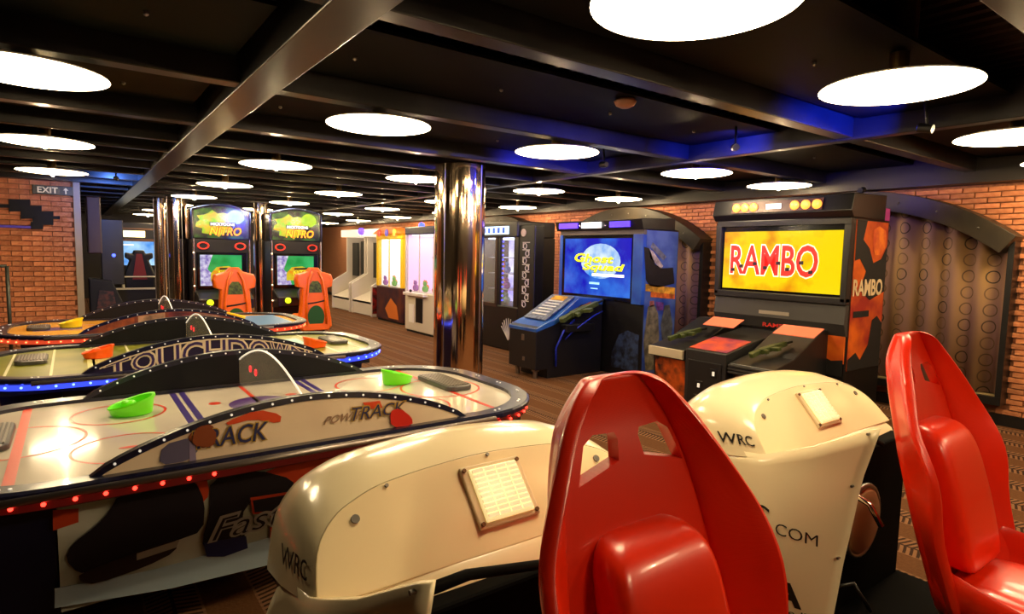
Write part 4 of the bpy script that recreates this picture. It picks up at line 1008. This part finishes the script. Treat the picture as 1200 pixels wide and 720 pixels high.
MB().lathe([(.06, 0), (.06, -.012)], (5.758, 7.60, 1.93), 20, 'x').build('badge', M('pale badge', (200, 180, 170), .4), bp_)
bx('right_panel', BLACK, bp_, 5.76, 5.95, 7.32, 7.74, 0, 2.05, .015)
mb = MB()
for k in range(9):                                     # white ornament down the right panel
    z = .80+k*.115
    mb.torus((5.757, 7.53+.03*(-1)**k, z), .042, .008, (0, 1, 0), (0, 0, 1), 12, 5); mb.box(5.753, 5.76, 7.44, 7.62, z+.05, z+.064); mb.box(5.753, 5.76, 7.45 if k % 2 else 7.60, 7.465 if k % 2 else 7.615, z-.03, z+.06)
mb.build('ornament', M('white print', (190, 184, 176), .5), bp_)
mb = MB()
for k in range(9):
    a = PI*(.08+.84*k/8); mb.tube([(5.745, 7.95, .18), (5.745, 7.95+.12*math.cos(a), .28+.12*math.sin(a)), (5.745, 7.95+.2*math.cos(a), .34+.2*math.sin(a))], .008, 5)
mb.build('tree_print', M('white print', (190, 184, 176), .5), bp_)
for z in (.98, 1.25, 1.52): bx('shelf', M('clear shelf', (200, 210, 240), .3), bp_, 5.95, 6.4, 7.8, 8.87, z, z+.012)
for k in range(12):
    toy(6.05+.12*(k % 2), 7.95+.24*(k % 4), (.74, .992, 1.262)[k//4], CL[(k*5) % 12], 'black prize cabinet', .06)
# ------------------------------------------------------------------ white alley rollers at the far end of the window wall
WCAB = M('white cabinet', (214, 206, 196), .45)
def roller(y0, label):
    t = thing('alley_roller', label, 'arcade machine', (6.3, y0+.65, 0), 'white alley rollers')
    for y in (y0, y0+1.26):
        MB().prism([(5.78, y, 0), (5.78, y, .75), (6.2, y, 1.0), (6.2, y, 2.02), (6.9, y, 2.02), (6.9, y, 0)], (0, .06, 0)).build('side_board', WCAB, t, bevel=.006)
    MB().prism([(5.8, y0+.06, .35), (6.75, y0+.06, .75), (6.75, y0+.06, .70), (5.8, y0+.06, .30)], (0, 1.2, 0)).build('lane', M('lane', (226, 216, 200), .3), t)
    bx('front', WCAB, t, 5.8, 5.85, y0+.06, y0+1.26, .02, .35)
    bx('target_board', M('dark target', (26, 24, 26), .3), t, 6.6, 6.65, y0+.06, y0+1.26, .75, 1.85)
    MB().box(6.3, 6.33, y0+.12, y0+.50, .9, 1.8).build('net', BLACKM, t); MB().box(6.3, 6.33, y0+.72, y0+1.12, .9, 1.8).build('net', BLACKM, t)
    bx('header', M('lit header', (240, 226, 196), .4, emit=.9), t, 6.05, 6.7, y0, y0+1.32, 1.95, 2.14, .01)
    for k in range(3): MB().torus((6.59, y0+.66, 1.0+.25*k), .11, .02, (0, 1, 0), (0, 0, 1), 20, 6).build('target_ring', M('red ring', (190, 40, 40), .4), t)
    return t
r1 = roller(13.62, 'white alley roller game with red side artwork, beside the yellow claw machine')
ART = M('red black art', (170, 36, 28), .45, noise=(9, (24, 14, 14), 5))
bx('side_art', ART, r1, 6.20, 6.52, 13.612, 13.62, 1.0, 1.98); bx('side_art', ART, r1, 5.80, 6.10, 13.612, 13.62, .08, .72)
r2 = roller(15.05, 'white alley roller game farther from the viewer, left of its twin')
MB().ball((6.0, 14.8, 2.08), .09, 12, 6).build('beacon', glow('violet beacon', (90, 60, 255), 3), r1)
# ------------------------------------------------------------------ twin kart racers
NY_ = 12.1
kart = thing('kart_racer_cabinet', 'left kart racing cabinet with green NITRO sign, by the brick wall', 'arcade machine', (2.23, 12.5, 0), 'twin kart racing cabinets')
KX = 2.23
arc = [(KX-.49, 1.74)]+[(KX-.49+.98*k/16, 2.28+.10*math.sin(PI*k/16)) for k in range(17)]+[(KX+.49, 1.74)]
MB().prism([(x, NY_+.0, z) for x, z in arc], (0, .5, 0)).build('hood', GLOSSB, kart, bevel=.01)
MB().tube([(x, NY_-.005, z) for x, z in arc], .016, 8).build('hood_trim', M('blue chrome', (110, 130, 190), .2, .9), kart, smooth=True)
arc2 = [(KX-.45, 1.77)]+[(KX-.45+.90*k/16, 2.25+.085*math.sin(PI*k/16)) for k in range(17)]+[(KX+.45, 1.77)]
mq = MB().prism([(x, NY_-.012, z) for x, z in arc2], (0, .012, 0)).build('marquee', toon('green slime sign', (4, 14, 4), (70, 150, 10), 3.2, .9, (1, 1, 1), .45, .75), kart)
# splash and lettering
sp = []
for k in range(22):
    a = 2*PI*k/22; r = 1+.16*math.sin(k*2.3); sp.append((KX-.10+.31*r*math.cos(a), NY_-.016, 2.03+.21*r*math.sin(a)))
MB().prism(sp, (0, -.002, 0)).build('splash', toon('yellow splash', (245, 190, 10), (130, 220, 8), 7, 1.0), mq)
sp = [(KX+.24+.15*(1+.1*math.sin(k*3.1))*math.cos(2*PI*k/16), NY_-.018, 2.16+.13*math.sin(2*PI*k/16)) for k in range(16)]
MB().prism(sp, (0, -.002, 0)).build('splash', toon('lime splash', (205, 235, 20), (160, 220, 10), 6, 1.0), mq)
MB().prism([(KX-.20, NY_-.02, 1.985), (KX+.24, NY_-.02, 1.985), (KX+.24, NY_-.02, 2.055), (KX-.20, NY_-.02, 2.055)], (0, -.002, 0)).build('caption_bar', BLACKM, mq)
text('NICKTOONS', glow('lit white type', (250, 250, 250), 1.1), mq, (KX-.18, NY_-.024, 1.995), (KX+.22, NY_-.024, 1.995), (KX-.18, NY_-.024, 2.045), bold=.02)
text('NITRO', M('lit dark type', (60, 30, 6), .4, emit=.3), mq, (KX-.20, NY_-.020, 1.825), (KX+.33, NY_-.020, 1.825), (KX-.20, NY_-.020, 1.965), shear=.25, bold=.07)
text('NITRO', M('lit orange type', (255, 150, 10), .4, emit=1.2), mq, (KX-.20, NY_-.024, 1.825), (KX+.33, NY_-.024, 1.825), (KX-.20, NY_-.024, 1.965), shear=.25, bold=.02)
bx('body', BLACK, kart, KX-.48, KX+.48, NY_+.02, NY_+.75, 0, 1.76, .02)
bx('speaker_bar', BLACKM, kart, KX-.46, KX+.46, NY_-.01, NY_+.03, 1.50, 1.74, .01)
for s in (-1, 1): 
    MB().torus((KX+s*.31, NY_-.015, 1.625), .085, .016, (1, 0, 0), (0, 0, .62)).build('speaker_ring', M('red ring lit', (220, 50, 30), .4, emit=.5), kart, smooth=True)
    c_ = [p for p in kart.children if p.name.startswith('speaker_ring')][-1]
    for v in c_.data.vertices: v.co.z = (v.co.z-1.625)*.68+1.625
bx('screen_frame', GLOSSB, kart, KX-.42, KX+.42, NY_-.01, NY_+.03, .84, 1.50, .01)
ks = bx('picture', toon('green track picture', (20, 150, 60), (60, 200, 110), 2, .95), kart, KX-.37, KX+.33, NY_-.018, NY_-.01, .90, 1.46)
MB().prism([(KX-.37, NY_-.02, .90), (KX-.1, NY_-.02, .90), (KX-.16, NY_-.02, 1.1), (KX-.25, NY_-.02, 1.2), (KX-.16, NY_-.02, 1.46), (KX-.37, NY_-.02, 1.46)], (0, -.002, 0)).build('picture_patch', toon('lilac crowd', (230, 225, 245), (130, 110, 190), 14, .95), ks)
MB().prism([(KX-.2, NY_-.022, .98), (KX+.3, NY_-.022, 1.0), (KX+.3, NY_-.022, 1.18), (KX+.1, NY_-.022, 1.26), (KX-.1, NY_-.022, 1.24), (KX-.2, NY_-.022, 1.12)], (0, -.002, 0)).build('picture_patch', toon('orange track', (240, 150, 20), (210, 220, 40), 8, .95), ks)
MB().prism([(KX-.05, NY_-.025, 1.19), (KX+.26, NY_-.025, 1.20), (KX+.26, NY_-.025, 1.235), (KX-.05, NY_-.025, 1.225)], (0, -.001, 0)).build('picture_bar', BLACKM, ks)
text('NITRO', M('lit dark type', (60, 30, 6), .4, emit=.3), ks, (KX-.08, NY_-.026, 1.08), (KX+.28, NY_-.026, 1.085), (KX-.08, NY_-.026, 1.175), shear=.2, bold=.05)
text('NITRO', M('lit yellow type', (255, 214, 30), .4, emit=1.1), ks, (KX-.08, NY_-.028, 1.08), (KX+.28, NY_-.028, 1.085), (KX-.08, NY_-.028, 1.175), shear=.2)
MB().prism([(KX-.46, NY_-.02, .82), (KX-.46, NY_-.38, .68), (KX-.46, NY_-.38, .50), (KX-.46, NY_+.05, .45), (KX-.46, NY_+.05, .82)], (.92, 0, 0)).build('dashboard', BLACK, kart, bevel=.02)
MB().lathe([(.055, 0), (.055, -.02), (.03, -.03)], (KX-.28, NY_-.385, .62), 18, 'y').build('start_button', glow('yellow green button', (200, 230, 30), 1.8), kart, smooth=True)
MB().torus((KX+.05, NY_-.42, .72), .15, .022, (1, 0, 0), (0, .3, .95)).build('steering_wheel', M('wheel grey', (70, 72, 92), .3, .4), kart, smooth=True)
MB().cyl((KX+.05, NY_-.42, .72), (KX+.05, NY_-.3, .66), .03).build('wheel_hub', DARKG, kart)
for s in (-1, 1): MB().cyl((KX+s*.47, NY_-.005, .1), (KX+s*.47, NY_-.005, 1.75), .022, n=12).build('corner_tube', CHROME, kart, smooth=True, angle=40)
for k in range(5): MB().ball((KX-.47, NY_-.03, .3+.3*k), .015, 8, 5).build('tube_light', glow('warm bead', (255, 220, 170), 3), kart)
# orange seats seen from behind
OR = M('orange seat shell', (252, 112, 8), .35, coat=.3)
SX, SY = 2.2, 10.9
out = [(-.07, 1.27), (-.13, 1.20), (-.31, 1.15), (-.34, 1.06), (-.32, .93), (-.23, .90), (-.25, .6), (-.29, .35), (-.30, .2), (-.24, .13)]
out = out+[(-x, z) for x, z in reversed(out)]
mb = MB(); rings_k = []
for dy, sc in ((0.0, .90), (.03, 1.0), (.14, 1.0), (.20, .92)):
    rings_k.append([(SX+x*sc, SY+dy+(1.2-z)*-.06, .65+(z-.65)*(1 if sc == 1 else .985)) for x, z in out])
ks_ = mb.loft(rings_k).build('seat', OR, kart, bevel=.012); ks_['label'] = 'orange kart seat with green oval'
inn = [(-.05, 1.2), (-.12, 1.05), (-.17, .7), (-.18, .25)]
MB().tube([(SX+x, SY-.03-(1.2-z)*.06, z) for x, z in inn+[(-x, z) for x, z in reversed(inn)]][:4], .02).tube([(SX-x, SY-.03-(1.2-z)*.06, z) for x, z in inn], .02).build('rib', OR, ks_, smooth=True)
def oval(cx, cz, rx, rz, y, n=28, f=lambda a: 1): return [(cx+rx*math.cos(2*PI*k/n), y, cz+rz*math.sin(2*PI*k/n)) for k in range(n)]
MB().prism(oval(SX, .38, .15, .21, SY-.045), (0, -.012, 0)).build('green_oval', M('green pad', (26, 84, 20), .5), ks_)
MB().prism([(SX-.12, SY-.012, .82), (SX+.12, SY-.012, .82), (SX+.10, SY-.006, .96), (SX+.05, SY-.002, 1.03), (SX-.05, SY-.002, 1.03), (SX-.10, SY-.006, .96)], (0, -.02, 0)).build('badge', M('badge green', (90, 110, 30), .5, noise=(20, (40, 50, 14), 4)), ks_)
MB().tube([(SX-.16, SY-.035, .62), (SX, SY-.035, .64), (SX+.16, SY-.035, .67)], .014, 6).build('slogan', BLACKM, ks_)
bx('seat_pan', OR, ks_, SX-.27, SX+.27, SY+.15, SY+.6, .25, .40, .05)
bx('pedestal', BLACK, ks_, SX-.18, SX+.18, SY+.0, SY+.6, 0, .26, .02)
kart2 = copy_tree(kart); kart2.location.x += 1.34; kart2['label'] = 'right kart racing cabinet with green NITRO sign, nearer the window wall'
# mirrored posts beside the kart racers
for px, yy, r, lb in ((188, 13.2, .10, 'slim mirror post nearest the far racing game'), (208, 12.7, .17, 'mirror clad post left of the kart cabinets'), (306, 12.9, .14, 'mirror clad post between the two kart cabinets')):
    p = pY(px, 300, yy); pillar(p.x, p.y, r, lb)
# ------------------------------------------------------------------ far racing simulator
fr = thing('racing_simulator', 'racing simulator with wide blue screen at the far end', 'arcade machine', (1.22, 17.1, 0))
bx('cabinet', BLACK, fr, .68, 1.78, 17.03, 17.6, 0, 2.15, .02)
bx('picture', toon('sky blue picture', (40, 130, 230), (180, 225, 250), 2.2, 1.1), fr, .78, 1.67, 17.0, 17.03, 1.13, 1.70)
bx('frame_bar', M('bronze bar', (110, 80, 60), .4, .5), fr, .72, 1.74, 16.98, 17.03, 1.70, 1.76); bx('frame_bar', M('bronze bar', (110, 80, 60), .4, .5), fr, .72, 1.74, 16.98, 17.03, 1.98, 2.02)
bx('header', M('lit far sign', (255, 240, 190), .4, emit=2.0), fr, 1.0, 1.44, 16.97, 17.0, 1.80, 1.95)
bx('picture_band', glow('white hud', (230, 245, 255), 1.0), fr, .86, 1.2, 16.99, 17.0, 1.60, 1.63)
fs = MB().prism([(1.2+x, 15.6, z) for x, z in ((-.10, 1.50), (.10, 1.50), (.12, 1.42), (.26, 1.45), (.27, 1.33), (.18, 1.28), (.30, .95), (.28, .66), (-.28, .66), (-.30, .95), (-.18, 1.28), (-.27, 1.33), (-.26, 1.45), (-.12, 1.42))], (0, .16, 0)).build('seat', BLACK, fr, bevel=.03); fs['label'] = 'black and dark red bucket seat'
MB().prism([(1.2+x, 15.59, z) for x, z in ((-.05, 1.42), (.05, 1.42), (.14, .85), (-.14, .85))], (0, -.01, 0)).build('red_panel', M('red panel', (120, 30, 36), .5), fs)
MB().tube([(.88, 15.5, 0), (.88, 15.5, .92), (1.52, 15.5, .92), (1.52, 15.5, 0)], .03, 8).build('frame', M('white tube', (226, 220, 200), .4), fs)
pw = thing('low_partition', 'low dark partition with pale top edge before the far racing game', 'partition', (1.3, 14.9, 0))
bx('panel', M('dark panel', (24, 20, 18), .5), pw, .45, 2.1, 14.85, 14.95, 0, .68); bx('top_edge', M('pale edge', (210, 200, 180), .4), pw, .45, 2.1, 14.83, 14.97, .68, .71)
dk = thing('dark_cabinet', 'dark cabinet with faded red artwork just past the brick wall', 'arcade machine', (.5, 13.0, 0))
bx('upper', M('brown panel', (66, 44, 34), .5), dk, .22, .42, 12.3, 13.1, 1.45, 2.4, .02)
MB().prism([(.22, 12.5, 0), (.22, 12.5, 1.02), (.55, 12.5, .98), (.8, 12.5, .35), (.82, 12.5, 0)], (0, .6, 0)).build('console', BLACKM, dk, bevel=.02)
MB().prism([(.3, 12.495, .4), (.62, 12.495, .42), (.56, 12.495, .8), (.36, 12.495, .82)], (0, -.006, 0)).build('artwork', M('faded red art', (86, 42, 30), .5, noise=(16, (24, 18, 16), 4)), dk)
bx('mid_panel', BLACK, dk, .42, .75, 12.8, 13.1, .9, 2.05, .01)
MB().ball((.6, 12.78, 1.42), .03).build('blue_light', glow('blue dot', (70, 90, 255), 4), dk)
# ------------------------------------------------------------------ on the left brick wall
ex = thing('exit_sign', 'small dark EXIT sign with an up arrow on the brick wall', 'sign', (-.18, 10.96, 2.30))
bx('plate', M('sign green black', (22, 26, 20), .4), ex, -.42, .05, 10.955, 10.995, 2.30, 2.43, .004)
text('EXIT', M('sign white', (200, 190, 160), .4, emit=.25), ex, (-.36, 10.953, 2.325), (-.13, 10.953, 2.325), (-.36, 10.953, 2.405), bold=.02)
MB().prism([(-.045, 10.954, 2.32), (-.03, 10.954, 2.32), (-.03, 10.954, 2.375), (-.005, 10.954, 2.37), (-.0375, 10.954, 2.41), (-.07, 10.954, 2.37), (-.045, 10.954, 2.375)], (0, -.002, 0)).build('arrow', M('sign white', (200, 190, 160), .4, emit=.25), ex)
mu = thing('pixel_mural', 'stepped dark blue block mural with violet stripe on the brick wall', 'wall art', (-.5, 10.99, 1.8))
def blk(a, b, c, d, mat, dep=.03):
    p, q = pY(a/3.27, 180+b/3.27, 10.99), pY(c/3.27, 180+d/3.27, 10.99)
    bx('block', mat, mu, p.x, q.x, 10.99-dep, 11.0, q.z, p.z)
MD = M('mural dark', (12, 12, 20), .8); MV = M('mural violet', (70, 48, 150), .5, emit=.25)
st = [(35, 176), (115, 176), (115, 200), (160, 200), (160, 222), (205, 222), (205, 240), (230, 240), (230, 252), (205, 252), (205, 274), (166, 274), (166, 290), (118, 290), (118, 262), (125, 262), (125, 250), (80, 250), (80, 222), (35, 222), (35, 208), (-60, 208), (-60, 195), (35, 195)]
MB().prism([pY(a/3.27, 180+b/3.27, 10.985) for a, b in st], (0, -.02, 0)).build('stepped_shape', MD, mu)
blk(-60, 272, 118, 287, MV, .03)
rl = thing('handrail', 'thin grey steel handrail post at the left edge before the brick wall', 'handrail', (-.75, 10.4, 0))
p = pY(8, 312, 10.4)
MB().tube([(p.x, 10.4, 0), (p.x, 10.4, p.z)], .022, 10).build('post', M('rail steel', (74, 78, 70), .4, .5), rl, smooth=True)
MB().tube([(p.x, 10.4, p.z), (p.x-1.2, 10.4, p.z)], .02, 10).build('rail', M('rail steel', (74, 78, 70), .4, .5), rl, smooth=True)
# ------------------------------------------------------------------ coloured spots; the blue ones are added to tint the ceiling beams
def spot(x, y, z, col, energy, tx, ty, tz, label):
    t = thing('tint_spotlight', label, 'spotlight', (x, y, z))
    d = (Vector((tx, ty, tz))-Vector((x, y, z))).normalized()
    c = Vector((x, y, z))
    MB().cyl(c-d*.06, c+d*.02, .026, .03, 16).build('housing', BLACK, t, smooth=True, angle=40)
    MB().cyl(c+d*.021, c+d*.024, .022, n=16).build('lens', M('lens %d %d %d' % col, col, .3, emit=2), t)
    MB().cyl(c-d*.03, Vector((x, y, 2.63 if z > 2.4 else z-.07)), .010, n=8).build('bracket', BLACK, t)
    l = bpy.data.lights.new('beam', 'SPOT'); l.energy = energy; l.color = rgb(*col)[:3]; l.spot_size = math.radians(110); l.spot_blend = .8; l.shadow_soft_size = .02
    lo = bpy.data.objects.new('beam', l); C.objects.link(lo); lo.parent = t; lo.location = d*.03
    lo.rotation_euler = d.to_track_quat('-Z', 'Y').to_euler()
    return t
spot(4.35, 1.62, 2.44, (20, 50, 255), 260, 4.35, 2.2, 2.58, 'small added blue spotlight under the ceiling in front of the front beam')
spot(4.2, 2.85, 2.46, (20, 50, 255), 200, 4.68, 3.3, 2.56, 'small added blue spotlight under the ceiling behind the front beam')
spot(4.1, 4.2, 2.46, (40, 50, 255), 180, 4.2, 5.05, 2.56, 'small added blue spotlight under the ceiling near the chrome pillar')
spot(.5, 9.4, 2.46, (90, 140, 255), 130, .8, 11.0, 2.56, 'small added blue spotlight under the long ceiling girder')
spot(6.35, 2.85, 2.30, (90, 50, 255), 10, 7.0, 2.9, 2.4, 'small violet spotlight at the back of the RAMBO cabinet top')
